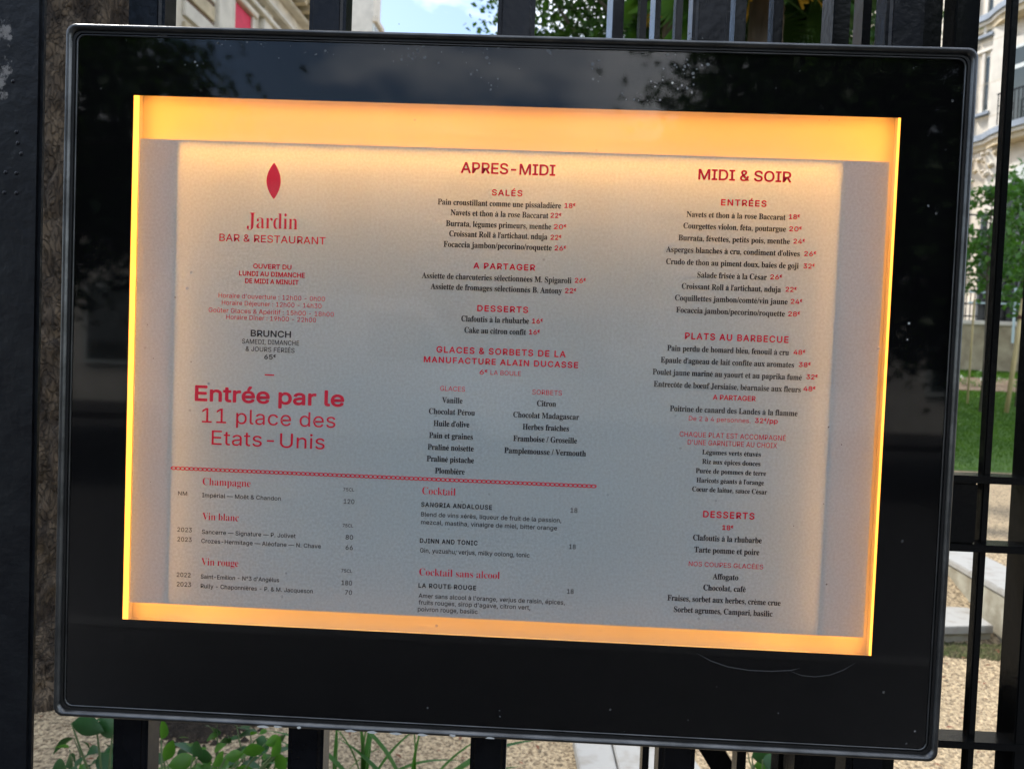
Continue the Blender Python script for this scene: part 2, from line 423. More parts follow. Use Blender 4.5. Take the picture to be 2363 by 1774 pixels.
# loose pebbles, thickest where they can be seen near the fence
def pebbles(name, regs, label):
    V = []; F = []
    for (x0, x1, y0, y1, n, zf, s0) in regs:
        for i in range(n):
            x = random.uniform(x0, x1); y = random.uniform(y0, y1); z = zf(x, y); s = s0 * random.uniform(.4, 1.25)
            a = random.uniform(0, pi); b = len(V); ca, sa = cos(a), sin(a); e = random.uniform(.45, .9); h = s * random.uniform(.3, .6)
            for (u, v, w) in ((-1, 0, 0), (0, -e, 0), (1, 0, 0), (0, e, 0), (.1, .05, 1)):
                u *= s * random.uniform(.8, 1.1); v *= s * random.uniform(.8, 1.1)
                V.append((x + u * ca - v * sa, y + u * sa + v * ca, z + w * h))
            F += [(b, b + 1, b + 4), (b + 1, b + 2, b + 4), (b + 2, b + 3, b + 4), (b + 3, b, b + 4)]
    return tag(link(name, mesh(name, V, F), M['pebble']), label, 'gravel', kind='stuff')
Z0 = lambda x, y: 0.0
pebbles('gravel_stones', [(-2.6, 2.75, 1.55, 3.3, 36000, Z0, .011), (2.75, 3.6, 1.9, 3.0, 3000, Z0, .012), (2.9, 6.5, 3.3, 9.0, 16000, lambda x, y: .292, .015)], 'beige gravel of small loose pebbles around the fence foot')

# ------------------------------------------------------------------ menu case
W, H = 1.05, 0.8214
PZT = .2830
WX0, WX1, WZ0, WZ1 = -.4478, .4465, -.2925, .3327       # lit window in the glass (from the case middle)
case = empty('menu_display_case', (0, 0, CZ), 0, 'black glass menu case with amber lit window, hung on the iron fence', 'display case')
def rrect(w, h, r, y, n=8, cx=0, cz=0):
    pts = []
    for k, (sx, sz) in enumerate(((1, 1), (-1, 1), (-1, -1), (1, -1))):
        for i in range(n + 1):
            a = pi / 2 * k + pi / 2 * i / n
            pts.append(Vector((cx + sx * (w / 2 - r) + r * cos(a), y, cz + sz * (h / 2 - r) + r * sin(a))))
    return pts
def ring_mesh(loops, name, close=True, smooth=True):
    V = []; F = []; n = len(loops[0])
    for L in loops: V += L
    m_ = len(loops)
    for a in range(m_ if close else m_ - 1):
        b = (a + 1) % m_
        for i in range(n):
            j = (i + 1) % n
            F.append((a * n + i, a * n + j, b * n + j, b * n + i))
    me = mesh(name, V, F, smooth)
    bm = bmesh.new(); bm.from_mesh(me); bmesh.ops.recalc_face_normals(bm, faces=bm.faces); bm.to_mesh(me); bm.free()
    return me
# rim: rounded metal profile standing 6 mm proud of the glass
prof = [(0.0, .082), (0.0, .004), (.0008, .0015), (.0025, .0), (.0042, .0), (.0056, .0014), (.007, .0052), (.007, .0075)]
rim = link('rim', ring_mesh([rrect(W - 2 * o_, H - 2 * o_, .0115 - o_ * .35, y) for o_, y in prof], 'rim', close=False), M['rim'], case)
# thin bright bead inside the rim, then a dark gasket
g1 = ring_mesh([rrect(W - 2 * o_, H - 2 * o_, .0105, y) for o_, y in ((.0071, .0076), (.0071, .0052), (.0095, .0052), (.0095, .0076))], 'gasket', smooth=False)
link('gasket', g1, M['gasket'], case)
g2 = ring_mesh([rrect(W - 2 * o_, H - 2 * o_, .009, y) for o_, y in ((.0102, .0078), (.0104, .0064), (.0118, .0064), (.012, .0078))], 'bead', smooth=True)
link('bead', g2, M['rim'], case)
gp = rrect(W - .0142, H - .0142, .0105, .008)
link('glass_pane', mesh('glass_pane', gp, [tuple(range(len(gp)))[::-1]]), M['glass'], case)
# black printed border behind the glass, with the window cut out
mb = MB(); y = .0105; ox, oz = W / 2 - .0072, H / 2 - .0072
for (a, b, c, d) in ((-ox, WX0, -oz, oz), (WX1, ox, -oz, oz), (WX0, WX1, WZ1, oz), (WX0, WX1, -oz, WZ0)):
    mb.box(a, b, y, y + .0015, c, d)
link('mask_border', mesh('mask_border', mb.V, mb.F), M['mask'], case)
mb = MB(); mb.box(-W / 2 + .003, W / 2 - .003, .0805, .086, -H / 2 + .003, H / 2 - .003)
mb.done('back_box', M['gasket'], case, bevel=.003)
mb = MB(); mb.box(WX0 - .03, WX1 + .03, .077, .080, WZ0 - .03, WZ1 + .03)
mb.done('back_panel', M['white_in'], case)
# lining walls of the light box
mb = MB(); a, b, c, d = WX0 - .022, WX1 + .022, WZ0 - .022, WZ1 + .022
mb.box(a - .006, a, .0125, .0765, c, d); mb.box(b, b + .006, .0125, .0765, c, d); mb.box(a, b, .0125, .0765, d, d + .006); mb.box(a, b, .0125, .0765, c - .006, c)
mb.done('lining', M['white_in'], case)
# amber LED strips on the four lining walls
for (x0, x1, z0, z1) in ((a + .0005, a + .0035, c + .004, d - .004), (b - .0035, b - .0005, c + .004, d - .004), (a + .006, b - .006, d - .0035, d - .0005), (a + .006, b - .006, c + .0005, c + .0035)):
    mb = MB(); mb.box(x0, x1, .034, .060, z0, z1); mb.done('led_strip', M['led'], case)
# backlight behind the sheet: baffles with light strips on their inner sides, left, right and along the top
bx0, bx1, bz1 = -.3985, .3875, PZT
mb = MB(); mb.box(bx0 - .004, bx0, .026, .0765, -.276, bz1); mb.box(bx1, bx1 + .004, .026, .0765, -.276, bz1); mb.box(bx0, bx1, .026, .0765, bz1, bz1 + .003)
mb.done('baffle', M['white_in'], case)
mb = MB(); mb.box(bx0 + .0003, bx0 + .002, .034, .050, -.27, bz1 - .004); mb.done('led_strip', M['led_back'], case)
mb = MB(); mb.box(bx1 - .002, bx1 - .0003, .034, .050, -.27, bz1 - .004); mb.done('led_strip', M['led_back'], case)
mb = MB(); mb.box(bx0 + .006, bx1 - .006, .034, .056, bz1 - .002, bz1 - .0003); mb.done('led_strip', M['led_back_top'], case)
# narrower strips in front of the poster plane, glowing onto its face
for (x0, x1, z0, z1) in ((a + .001, a + .003, c + .01, d - .01), (b - .003, b - .001, c + .01, d - .01), (a + .01, b - .01, d - .003, d - .001)):
    mb = MB(); mb.box(x0, x1, .0135, .0225, z0, z1); mb.done('led_strip', M['led_front'], case)
# paint chips on the lower rim, flecks painting sky reflections and some dirt
random.seed(21)
for (px, w) in ((606, 34), (640, 24), (690, 12), (808, 30), (860, 26), (912, 34), (975, 26), (1045, 18), (1132, 24)):
    p = at(px, 1690, 0); zz = -H / 2 + .0016 + random.uniform(-.0004, .0012)
    ww = w / 2000.
    pts = []
    nn = 9
    for k in range(nn):
        t_ = 2 * pi * k / nn; pts.append((p.x + cos(t_) * ww / 2 * random.uniform(.7, 1.1), -.0004, zz + sin(t_) * .0016 * random.uniform(.6, 1.2)))
    me = mesh('paint_chip', pts, [tuple(range(nn))])
    link('paint_chip', me, M['chip_and_glint'], case)
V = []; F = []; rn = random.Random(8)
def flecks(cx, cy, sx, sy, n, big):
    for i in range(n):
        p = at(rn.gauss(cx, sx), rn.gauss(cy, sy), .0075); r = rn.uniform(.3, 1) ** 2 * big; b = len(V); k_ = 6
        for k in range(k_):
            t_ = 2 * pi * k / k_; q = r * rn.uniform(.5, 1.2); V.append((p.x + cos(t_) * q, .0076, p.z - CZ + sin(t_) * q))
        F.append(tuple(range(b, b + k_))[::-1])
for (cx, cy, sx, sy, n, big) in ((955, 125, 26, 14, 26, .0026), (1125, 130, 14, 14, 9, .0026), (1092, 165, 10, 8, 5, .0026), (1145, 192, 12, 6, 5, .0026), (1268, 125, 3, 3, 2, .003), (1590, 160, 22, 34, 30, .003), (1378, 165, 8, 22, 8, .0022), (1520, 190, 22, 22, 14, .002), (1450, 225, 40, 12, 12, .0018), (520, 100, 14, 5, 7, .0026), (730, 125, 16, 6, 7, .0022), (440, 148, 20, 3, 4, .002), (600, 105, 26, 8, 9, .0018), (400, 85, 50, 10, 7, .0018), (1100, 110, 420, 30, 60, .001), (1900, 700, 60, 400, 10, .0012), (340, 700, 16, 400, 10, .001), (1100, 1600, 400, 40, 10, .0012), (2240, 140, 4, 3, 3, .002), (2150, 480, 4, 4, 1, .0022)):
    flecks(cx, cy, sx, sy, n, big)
tag(link('glint_and_dirt_flecks', mesh('glint_and_dirt_flecks', V, F), M['fleck'], case), 'pale flecks on the glass, painted sky glints with some dried dirt', kind='stuff')
p = at(375, 80, .0075); pts = [(p.x + cos(2 * pi * k / 9) * .0075 * (1 + .3 * sin(k * 2.3)), .0074, p.z - CZ + sin(2 * pi * k / 9) * .0028 * (1 + .3 * cos(k * 1.7))) for k in range(9)][::-1]
link('sky_glint', mesh('sky_glint', pts, [tuple(range(9))]), M['chip_and_glint'], case)  # pale patch painted on the glass as a reflection of the sky
def smear(pts, w):
    V = []; F = []
    for i, (px, py) in enumerate(pts):
        p = at(px, py, .0075); q = at(px, py + w * (1 if 0 < i < len(pts) - 1 else .2), .0075)
        V += [(p.x, .0075, p.z - CZ), (q.x, .0075, q.z - CZ)]
    for i in range(len(pts) - 1): F.append((2 * i, 2 * i + 1, 2 * i + 3, 2 * i + 2))
    link('smear', mesh('smear', V, F), M['scratch'], case)
smear([(1608, 1506), (1640, 1523), (1680, 1537), (1730, 1545), (1780, 1547), (1825, 1545), (1845, 1541)], 2)
smear([(1825, 1548), (1850, 1557), (1880, 1560), (1915, 1556), (1945, 1545), (1975, 1528)], 1.6)

# ------------------------------------------------------------------ menu poster
PY = .0240
PX0, PX1, PZ0, PZ1 = -.4458, .4415, -.2756, .2856
poster = empty('menu_poster', (0, PY, CZ), 0, 'backlit paper menu printed in red and dark ink, inside the lit case', 'menu')
mb = MB(); mb.box(PX0, PX1, 0, .0006, PZ0, PZ1)
mb.done('sheet', M['paper'], poster)
SANS = r'''a0V/;.?//.?/$.B.s.E.j.K.b.Q.[.Y.V.d.S.n.R.z.S/+.U/4.Y/;.^/B.d/G.k/L/*/T/D/Y/a/]/q/a/s/d/u/g/v/k/v/l/u/t/t/z/q0'/n0,/i01/d04/]06/U08/M08/D08/=07/604/&0).v/u.W0%.^0/.d08.k0@.t0F/$0K/-0O/80Q/B0S/L0S/c0Q/{0G0)0B0/0;0403080)0;/w0;/j0;.C/v.C/v.^/t.^/j.O/W.D/O.A/E.?!/@.Z/K.Z/U.^/^.a/e.f/k.l/p.s/s.z/u/(/v/0/v/J/n/F/`/C/O/A/C/?/./:/(/8/#/5.x/1.t/,.s/&.r.x.r.r.t.m.w.h.{.d/&.a/,.^
b0h/_.?/S.@/I.B/A.E/0.S/&.a/#.a/#.C.^.C.^19/$19/$03/&03/00@/A0M/I0Q/R0S/_0S/n0R0#0N0/0G0;0>0D030L0%0R/o0U/]0V/I0U/60R/%0L.n0D.a0;.T00.K0#.D/n.@!/Y.Z/e.[/o.`/x.e0&.l0,.t01/%04/106/=07/J06/W04/d01/o0,/x0&0(/x0//o04/e07/Y08/N07/D04/<0//40(/./y/)/o/&/d/$/W/#/J/$/</&/0/*/%/..t/4.k/<.d/D._/N.[
c0Y/S.?/B.@/3.D/%.K.r.T.h.a.`.o.Y/%.U/6.T/I.U/].Y/n.`0%.h02.r0>/%0G/30N/B0R/S0S/n0P0,0E0=040H/v0*/o0$0$/s0./e05/S08/G07/<04/40./,0'/&/w.z/m.w/b.u/U.t/I.u/<.w/1.z/&/&.u/,.l/4.e/<.`/G.[/S.Z/e.^/s.e0%.p0+/&0H.w0F.o0B.g0>.`0,.N/n.C
d0h/M.?/=.@//.D/#.K.p.T.g.a._.n.Y/%.U/6.T/I.U/].Y/o._0%.g03.q0>/#0G/00N/>0R/M0S/X0S/b0Q/j0M0#0@0,030.030.190M190M.C0/.C0/.a0,.a/{.S/j.E/b.B/X.@!/Q.Z/].[/g._/p.d/w.k0$.t0)/%0,/00./<0//J0./W0,/d0)/o0$/y/w0(/p0//g04/]07/Q08/F07/<04/30//,0(/&/x.z/o.w/d.u/W.t/J.u/=.w/1.z/%/&.t/,.l/4.e/<.`/F.[
e0^/U.?/C.@/4.D/%.K.r.T.h.a.`.n.Y/%.U/6.T/H.U/[.Y/m.`0$.h02.r0=/%0G/20N/A0R/R0S/]0S/g0Q/q0N/z0J0*0D030=0:050@0+0F/y0I/l0L/]0M/L0M/@.i/@.i/Y0</Y0./P0-/]0+/h0(/r0#/{/v0*/o00/g04/]07/R08/G07/=04/400/-0*/&/{.z/s.w/i.u/`.t/T.t/D.u/6.w/+.{.y/(.p/..i/7.c/@.^/J.[/U.Z/k.^/{.h0,.y0I.q0F.h0A._0;.W03.P0*.J/y.E/n.B/c.@
f/k/^0Q/^07.F07.F0Q!.l.C.l0l.m0v.p1&.t1..y15/'1://1>/71A/@1C/I1D/Z1B/e1?/^1%/V1'/L1(/D1'/=1%/80z/50u/30n/20e/2.C
g0i/R-P/E-P/9-R/.-U/$-Y.u-_.m-e.g-k.b-r.]-y.w.//(-{/8-p/@-m/H-l/R-k/b-m/n-p/y-v0(.&0-.20/.@0/.f0,.f/{.X/j.K/b.H/X.F/L.E/>.G/0.J/#.P.q.Y.g.d.`.q.Y/'.U/8.T/K.U/^.Y/o._0&.g03.q0>/#0G/00N/>0R/M0S/X0S/c0Q/k0M0#0@0-020002000Q0M0Q0M.?0L./0H-{0B-o0:-f00-^0$-W/p-S/b-Q!/Q.b/].b/g.e/p.j/w.p0$.w0)/(0,/20//>0//K0//X0,/e0)/p0$/y/w0)/p0//g04/^07/Q08/F07/<04/40//,0(/&/y.z/o.w/d.u/X.t/K.u/?.w/3.z/(/&.x/,.p/4.j/<.e/F.b
h0a/$/]/$.C.^.C.^19/$19/$0#.w0#/%02/-0?/70H/B0N/O0R/^0S/j0R/u0P0'0K000E070=0=030B0(0E/s0F/d0F.C0'.C0'/b0&/o/{/{/t0+/l02/a06/T08/K07/C05/;02/50-//0'/*/y/'/q/%/h
i/>.^.C.^0Q/$0Q/$.C!.n0q.h0r.c0t._0w.Z0{.X1'.X1-.X12.Z17._1;.c1>.h1@.n1A.s1@.x1>/$1;/'17/)12/*1-/)1'/'0{/$0w.x0t.s0r
j/>.^0Q/$0Q/$.4/#.).z-x.w-o.r-g.l-a.d-Z.[-W.P-T.E-T.>-T.>-q.D-q.L-q.R-t.W-x.[.%.^.,.^.4!.n0q.h0r.c0t._0w.Z0{.X1'.W1-.X12.Z17._1;.c1>.h1@.n1A.s1@.x1>/$1;/'17/)12/*1-/)1'/'0{/$0w.x0t.s0r
k0Q.{//.{/U/'/U/z0Q0G0Q/G/O/D/O!.^.C.^19/$19/$.C!0&.C/5/H/K/^0M.C
l/J/1.B/#.C.q.G.i.M.c.V._.a.^.n.^19/$19/$.u/$.n/%.g/'.c/*.`/.._/4.^/;.^/@._/E.D/<.C
m1m.^.C.^0Q/#0Q/#0'.z0'/$00/(09/-0@/30F/:0K/A0O/I0R/Q0T/Y0T/g0S/r0N0#0G0*0>0003030&0/0&020/06070<0?0B0E0I0J0Q0N0Z0R0d0S0n0T0y0S1*0Q140M1<0G1C0@1I071N0-1Q/y1Q/l1Q.C13.C13/k12/w1.0(1'0/0x040o070e080]080U060N030H0/0D0*0@0$0=/w0;/o0;/h0;.C/u.C/u/n/t/x/p0'/j0//c04/Y07/O08/G08/@06/:03/40//.0*/*0$/'/u/%/m/$/c/$.C
n0a/$/]/$.C.^.C.^0Q/#0Q/#0#.w0#/%02/-0?/70H/B0N/O0R/^0S/j0R/u0P0&0K0/0E070=0=030B0(0E/s0F/d0F.C0'.C0'/b0&/o/{/{/t0+/l02/a06/T08/K07/C05/;02/50-//0'/*/y/'/q/%/h
o0d/S.?/B.@/3.D/%.K.r.T.h.a.`.o.Y/%.U/6.T/I.U/].Y/n.`0%.h02.r0>/%0G/30N/B0R/S0S/d0R/t0N0(0G040>0>020G0%0M/n0P/]0R/I0P/60M/%0G.o0>.a04.T0(.K/t.D/d.@!/S.Z/`.[/j.`/s.e/{.l0(.u0-/&00/102/<03/I02/U00/b0-/m0(/w/{0'/s0./j04/`07/S08/G07/<04/40./,0'/&/w.z/m.w/b.u/U.t/I.u/<.w/1.z/&/&.u/,.l/4.e/<.`/G.[
p0h.^-T.^0Q/#0Q/#03/&03/00@/A0M/I0Q/R0S/_0S/n0R0#0N0/0G0;0>0D030L0%0R/o0U/]0V/I0U/60R/%0L.n0D.a0;.T00.K0#.D/n.@/_.?/S.@/I.B/A.E/0.S/&.a/$.a/$-T!/Y.Z/e.[/o.`/x.e0&.l0,.t01/%04/106/=07/J06/W04/d01/o0,/x0&0(/x0//o04/e07/Y08/N07/D04/<0//40(/./y/)/o/&/d/$/W/#/J/$/</&/0/*/%/..t/4.k/<.d/D._/N.[
q0h0M-T0.-T0..a0,.a/{.S/j.E/b.B/X.@/M.?/=.@//.D/#.K.p.T.g.a._.n.Y/%.U/6.T/I.U/].Y/o._0%.g03.q0>/#0G/00N/>0R/M0S/X0S/b0Q/j0M0#0@0,030/030/0Q0M0Q!/Q.Z/].[/g._/p.d/w.k0$.t0)/%0,/00./<0//J0./W0,/d0)/o0$/y/w0(/p0//g04/]07/Q08/F07/<04/30//,0(/&/x.z/o.w/d.u/W.t/J.u/=.w/1.z/%/&.t/,.l/4.e/<.`/F.[
r/n.^.C.^0Q/#0Q/#03/%03/)0<//0D/70K/@0O/K0R/V0S/_0S/f0S/f04/_05/R06/J05/B03/;00/40,/.0'/*/z/'/s/%/k/$/b/$.C
s0I/F.?/9.@/..A/#.E.r.I.j.O.c.V.]._.X.i.U.s.s.y.v.p.{.h/).b/1.^/;.[/F.Z/R.[/].^/f.c/m.i/q.p/r.w/q/%/o/*/k///f/3/_/6/U/9/6/@/&/E.r/K.h/S.a/].]/h.Z/u.[0&._00.e09.k0@.t0G/%0L/00P/<0R/I0S/U0S/a0Q/k0M/t0I/{0C0(0=0.05020-050$/r/w/o0%/k0+/e01/^06/T08/I09/>08/506/,01/&0,/#0%.z/w.{/p/%/j/)/f///b/7/^/A/Z/_/T/o/O/{/H0,/A03/707/-09.y08.o04.e0/.[0(.S/x.L/n.F/b.B/T.@
t/^/Q0Q/Q07.F07.F0Q!.d1'/*1'/*.u/+.m/,.g//.c/3._/9.^/@.]/H.^/P._/V.D/K.B/?.A/0.B/#.G.r.N.j.W.f.d.d.r
u0a/F.@/:.A//.D/$.H.t.O.m.W.g.a.b.m._.z.^/0.^0Q/$0Q/$/3/%/%/).s//.i/8.c/C.^/O.]/X.^/a.`/i.c/o.h/u.m/z.t0$/$0&/-0'/70'0Q0F0Q0F.C0(.C0(.r0-.r0&.b/w.U/m.K/a.E/T.B
v0V/<.C.L0Q.n0Q/>/9/H.o/R.M/G.M/P.o/[/90+0Q0M0Q/].C
w1W/0.C.N0Q.p0Q/./V/8///C.X/=.X/H/./R/V/j0Q010Q0H/V0R//0].X0W.X0b//0m/V1+0Q1K0Q0k.C0K.C02/A0+/[0$/x/v0<0$0</v/x/o/[/h/A/N.C
x0P.M.C/A/X/A/A.Q0Q.v0Q/50,/E/k/S/R/C/R/P/k/a0,/y0Q0C0Q/S/?/S/V0F.C/{.C/_.o/O///A/F/Q/F/D///5.o.r.C
y0V.[-V.c-q.h-p.x-p/$-q/(-s/,-w/0.#/3.)/6.1/<.B.L0Q.n0Q/>/9/H.o/R.M/G.M/P.o/[/90,0Q0M0Q/Q.&/C-f/>-a/7-[/1-W/)-U.z-S.r-R.d-S
z0Q.X.C.X.Z/k03/k04.[04.[0Q090Q0908/*.b/*.`0<.`0<.C
A1+.K.C/P19/v190{.C0Y.C0#0*/p0M/`1*/g1*/U0L/J0*.o.C!.{/2.{/N0L/N0L/2
B0x.b.C.b19/e19/u180+1507100B1*0K0z0Q0q0V0f0Y0Z0Z0N0Y0D0X0;0T030P0,0K0'0E/{00/q00/o09/n0A/k0I/g0P/a0W/Y0]/Q0a/G0d/<0e//0d/#0a.p0[.e0T.[0K.S0?.L01.G/z.D/g.C!/).a/f.a/x.b0-.f08.l0?.t0C/%0E//0D/80B/@0>/G09/N03/S0,/X0#/]/s/_/h/_/)/_!/)/{/c/{/l/{/t0$0#0'0*0+00000506080=0:0E0;0M0:0X060b0/0j0&0q/s0u/d0v/)0v
C1:/r.@/].A/H.G/6.O/&.].r.l.g/%._/9.Y/P.W/k.Y0,._0C.g0X.r0k/&0z/61-/H16/]1;/r1=0%1<011:0=170H130R1-0]1'0f0x0m0o0t0e0y0Y1%0N1'0A0`0A0^0J0Z0Q0V0X0F0j010t/r0x/c0w/T0s/G0l/;0c/20W/)0I/$09.y0'.x/k.y/V/$/C/*/3/2/&/;.s/G.j/T.d/c.`/r.^01.b0F.l0V/$0`/;1'/;1%//0y/#0t.q0m.h0f._0].V0S.O0H.J0=.E02.B0%.@
D16/X.C.t.C.t.a/V.a/k.b0#.f02.l0>.u0I/(0P/60V/E0Y/W0[/l0Y0&0V080Q0G0I0U0?0a030j0$0q/m0u/Y0v.s0v.s19/]19/t1800130C1*0S0x0b0i0m0W0u0B0y0,0{/l0y/Q0t/;0m/&0b.n0S._0B.R0/.J/r.E!/)19/).C.b.C.b19
E0e.b.C.b190M190M0v/)0v/)/{0E/{0E/^/)/^/).a0O.a0O.C
F0a.b.C.b190L190L0v/)0v/)/w0@/w0@/Z/)/Z/).C
G1?/r.@/].A/H.G/6.P/&.].q.l.g/%._/9.Y/Q.W/k.Y0,._0C.g0X.q0k/&0z/51-/G16/[1;/p1=0%1<011:0=170H120S1-0^1&0f0w0n0n0u0d0z0Y1%0M1(0A0`0A0U0X0E0i010t/q0x/b0w/S0s/G0l/;0c/10W/)0I/$09.y0'.x/k.y/V/$/C/*/3/2/&/<.s/G.j/T.d/c.`/r.^0'._04.c0?.h0J.o0R.w0Y/)0_/50b/B0c/P0m/O/y/O/y/l1*/l1*/O1(/;1$/)0u.q0k.c0_.V0O.L0?.E0-.A
H1=.b.C.b19/)19/)0#0W0#0W190x190x.C0W.C0W/`/)/`/).C
I0).S.C.S.a/&.a/&0v.S0v.S19/s19/s0v/F0v/F.a/s.a/s.C
J0Y/H.@/2.B.y.H.j.S.^.c.V.v.T/4.T/A.u/A.u/4.v/%.z.s/(.i/1.b/;.^/H.]/T.^/_.b/h.i/o.s/s/%/t/4/t190;190;/409.v02.c0&.S/p.H/].B
K1$.x/4.x/W/1/o/B0+/U0?0I190t19/`/v/^/v!.b.C.b19/)19/)0:/)/[/)/L/).C!0M.C/I/n/^0.0t.C
L0W.b.C.b19/)19/).a0H.a0H.C
M1v.b.C.b19/719/w/I0#/:0)/(0/.n04.[0-.[02.m08/(0>/:0C/I1)191W191W.C17.C170$1706180K180c180y1;0y140a1,0H1%040x0$0>.C/{.C/@0$/;03/30H/,0`/#0y/&0y/'0d/'0M/(07/(0$/(.C
N1A.b.C.b19//190?/F0H/60U.y0c._0^._0[.z0[/:0Z/L0Z191#191#.C0T.C/P0$/D08/50R.z0v/'0w/(0S/)07/)0$/).C
O1F/q.@/[.A/H.G/6.O/&.].r.l.g/%._/9.Y/P.W/k.Y0,._0C.g0X.r0k/&0z/61-/H16/[1;/q1=0.1;0A160S1-0d0z0q0k1#0X1+0C100,12/k10/P1+/91#/%0q.l0d.]0S.O0A.G0..A!/q.^0'.`05.d0B.j0M.s0W/%0`/30f/C0j/U0k/k0j0'0f090`0I0W0W0M0c0B0l050s0'0w/q0x/c0w/T0s/G0l/<0c/20W/*0I/$09.y0'.x/k.y/U/$/C/*/3/2/%/<.s/G.j/T.d/c.`
P0r.b.C.b19/b19/t180+15091/0E1'0N0v0V0k0[0^0_0P0`0A0_020[0$0V/q0N/e0E/[09/S0+/M/t/I/b/H.{/H.{/e/`/e/m/f/w/h0(/l0//q05/w0:0&0=0.0?070?0A0?0K0=0T0:0]050d0/0j0'0o/w0s/m0u/`0v/)0v/).C
Q1F/g/;0//;0L.n0S.d1%.+0[.+0@.P09.Z!/q.@/[.A/H.G/6.O/&.].r.l.g/%._/9.Y/P.W/k.Y0,._0C.g0X.r0k/&0z/61-/H16/[1;/q1=0.1;0A160S1-0d0z0q0k1#0X1+0C100,12/k10/P1+/91#/%0q.l0d.]0S.O0A.G0..A!/q.^0'.`05.d0B.j0M.s0W/%0`/30f/C0j/U0k/k0j0'0f090`0I0W0W0M0c0B0l050s0'0w/q0x/c0w/T0s/G0l/<0c/20W/*0I/$09.y0'.x/k.y/U/$/C/*/3/2/%/<.s/G.j/T.d/c.`
R0t.b.C.b19/b19/t180,150:1/0E1(0O0w0V0m0[0`0`0R0a0C0`040[0'0V/t0O/i0E/`09/X0+/R/t/O/b/N.t/N.t/l/a/l/m/l/x/n0(/q0//v05/{0:0)0=010?0:0@0C0?0M0=0U0:0^050e0/0k0(0p/x0s/m0u/`0v/)0v/).C!0D.C/_/_0*/_0j.C
S0s/[.?/I.@/9.C/+.H.w.N.m.W.d.b.].n.X.z.V//.x//.z/&/$.w/).p//.j/6.e/>.a/G._/Q.]/[.]/g.]/q._/{.b0*.f02.l08.r0<.y0?/(0@/10?/80=/?09/D04/I0./N0'/Q/f/Z/G/d/3/j/#/s.o0$.f0/.`0=.^0M._0[.c0i.i0t.r1%/$1-/014/>19/L1</^1=/n1<0$1901140=1-0G1%0P0t0V0i0Z0^0[0P0<0P090]030g0*0o/x0u/k0x/[0y/Q0y/G0w/?0t/70p/10k/+0e/(0_/%0V/%0O/%0G/(0@/,0:/205/901/@0-/U0&/p/x0//p0F/c0M/]0S/U0X/N0]/E0_/;0`/00_/#0Z.o0T.d0L.X0A.P05.H0&.C/n.@
T0t.S0v.S190d190d0v/l0v/l.C/K.C/K0v
U1>/m.?/Y.@/H.D/8.K/*.T.x._.n.l.h.z.c/1.b/B.b19/)19/)/D/*/8/-/-/1/$/8.t/?.l/I.f/S.a/`._/m.^/{._0..a08.f0B.l0I.t0O/$0T/-0V/80W/D0W190y190y/B0w/10s.z0l.l0c._0V.T0I.K09.D0(.@
V1+/Q.C.K19.n19/K/R/W/0/h.R/a.R/q/00$/R0X190{19/w.C
W2:/9.C.K19.m19/=/M/C/4/H.s/M.W/J.W/O.s/U/4/[/M0,190Q190{/M1(/41..s14.W1/.W14.s1:/41@/M1j1922191D.C0x.C0K040C0W0;1(0B1(0:0X0204/_.C
X1(.L.C/X/z/X/b.R19.x19/D0[/Q0H/[07/f0%/`0%/j07/t0H0(0[0N190s19/m/c/m/{0x.C0R.C0%/,/r/>/i/M/_/`/f/`/]/M/R/>/F/,.r.C
Y1'/Q.C/Q/S.K19.r19/K0?/Z0%/i/_/[/_/j0%/x0?0R190x19/r/S/r.C
Z0o.X.C.X.Z/u0T0,0k0=1)0A0w/{0v/Z0v.W0v.W190Y190Y0{/?/+/..l.u.T.q._/7.`/V.a0[.a0[.C
00w/].@/J.A/:.F/,.O.y.[.n.k.f/$.a/8.]/P.[/k.]0,.a0D.g0X.o0k.y0z/,1-/:16/J1;/]1=/o1;0&16041-0A0z0K0k0S0X0Y0D0]0,0_/k0]/P0Y/80S/$0K.k0A.[05.O0&.F/o.A!/].]/i.^/t.b0$.i0,.r03/%08/30</C0>/V0?/k0>0'0<09080I030X0,0d0$0n/t0t/i0x/]0z/P0x/F0t/=0n/40d/.0X/)0I/%09.{0'.{/k.{/V/%/C/)/3/./%/4.r/=.i/F.b/P.^
10w.j.C.j._0V._0V.C!/v19/v.C/U.C/U0t/T0t.o0F.o0i/N19
20w.d.C.d.[/a/^/y/y0.06010=030E030M020U000^0-0e0(0k/{0p/u0t/m0w/e0y/[0z/Q0y/I0w/A0t/:0o/50i/00c/-0Z/+0Q/+0H.e0H.f0W.i0e.o0q.w1#/'1,/313/?18/M1</[1=/k1</y190,13071,0@1$0H0s0M0g0P0Z0R0M0Q0D0O0;0L020H0)0B/x0;/m/q/E/7.b/7.`0V.`0V.C
30w/X.@/I.A/;.C/-.H.z.N.p.V.g.a.`.l.[.x.Y/-.{/-/#/%/&.v/*.p/0.j/6.e/>.b/F._/O.]/X.]/c.^/m._/v.b0$.g0+.l00.r04.z07/*08/307/<05/E01/M0,/T0%/[/u/a/k/e/_/g/P/h/9/h/90)0#0t0#0v.g0v.g190M190M0z/U/w/U0#/h0$/x/{0-/v0:/o0D/f0L/Z0S/N0V/A0W/30V/%0R.q0L.e0D.Y09.P0-.I/y.D/i.A
40w.W.y.W/:/g190.19.z/>.z/<0c/<0c.y!/y.C/y/(/y/4/y020>020>.C
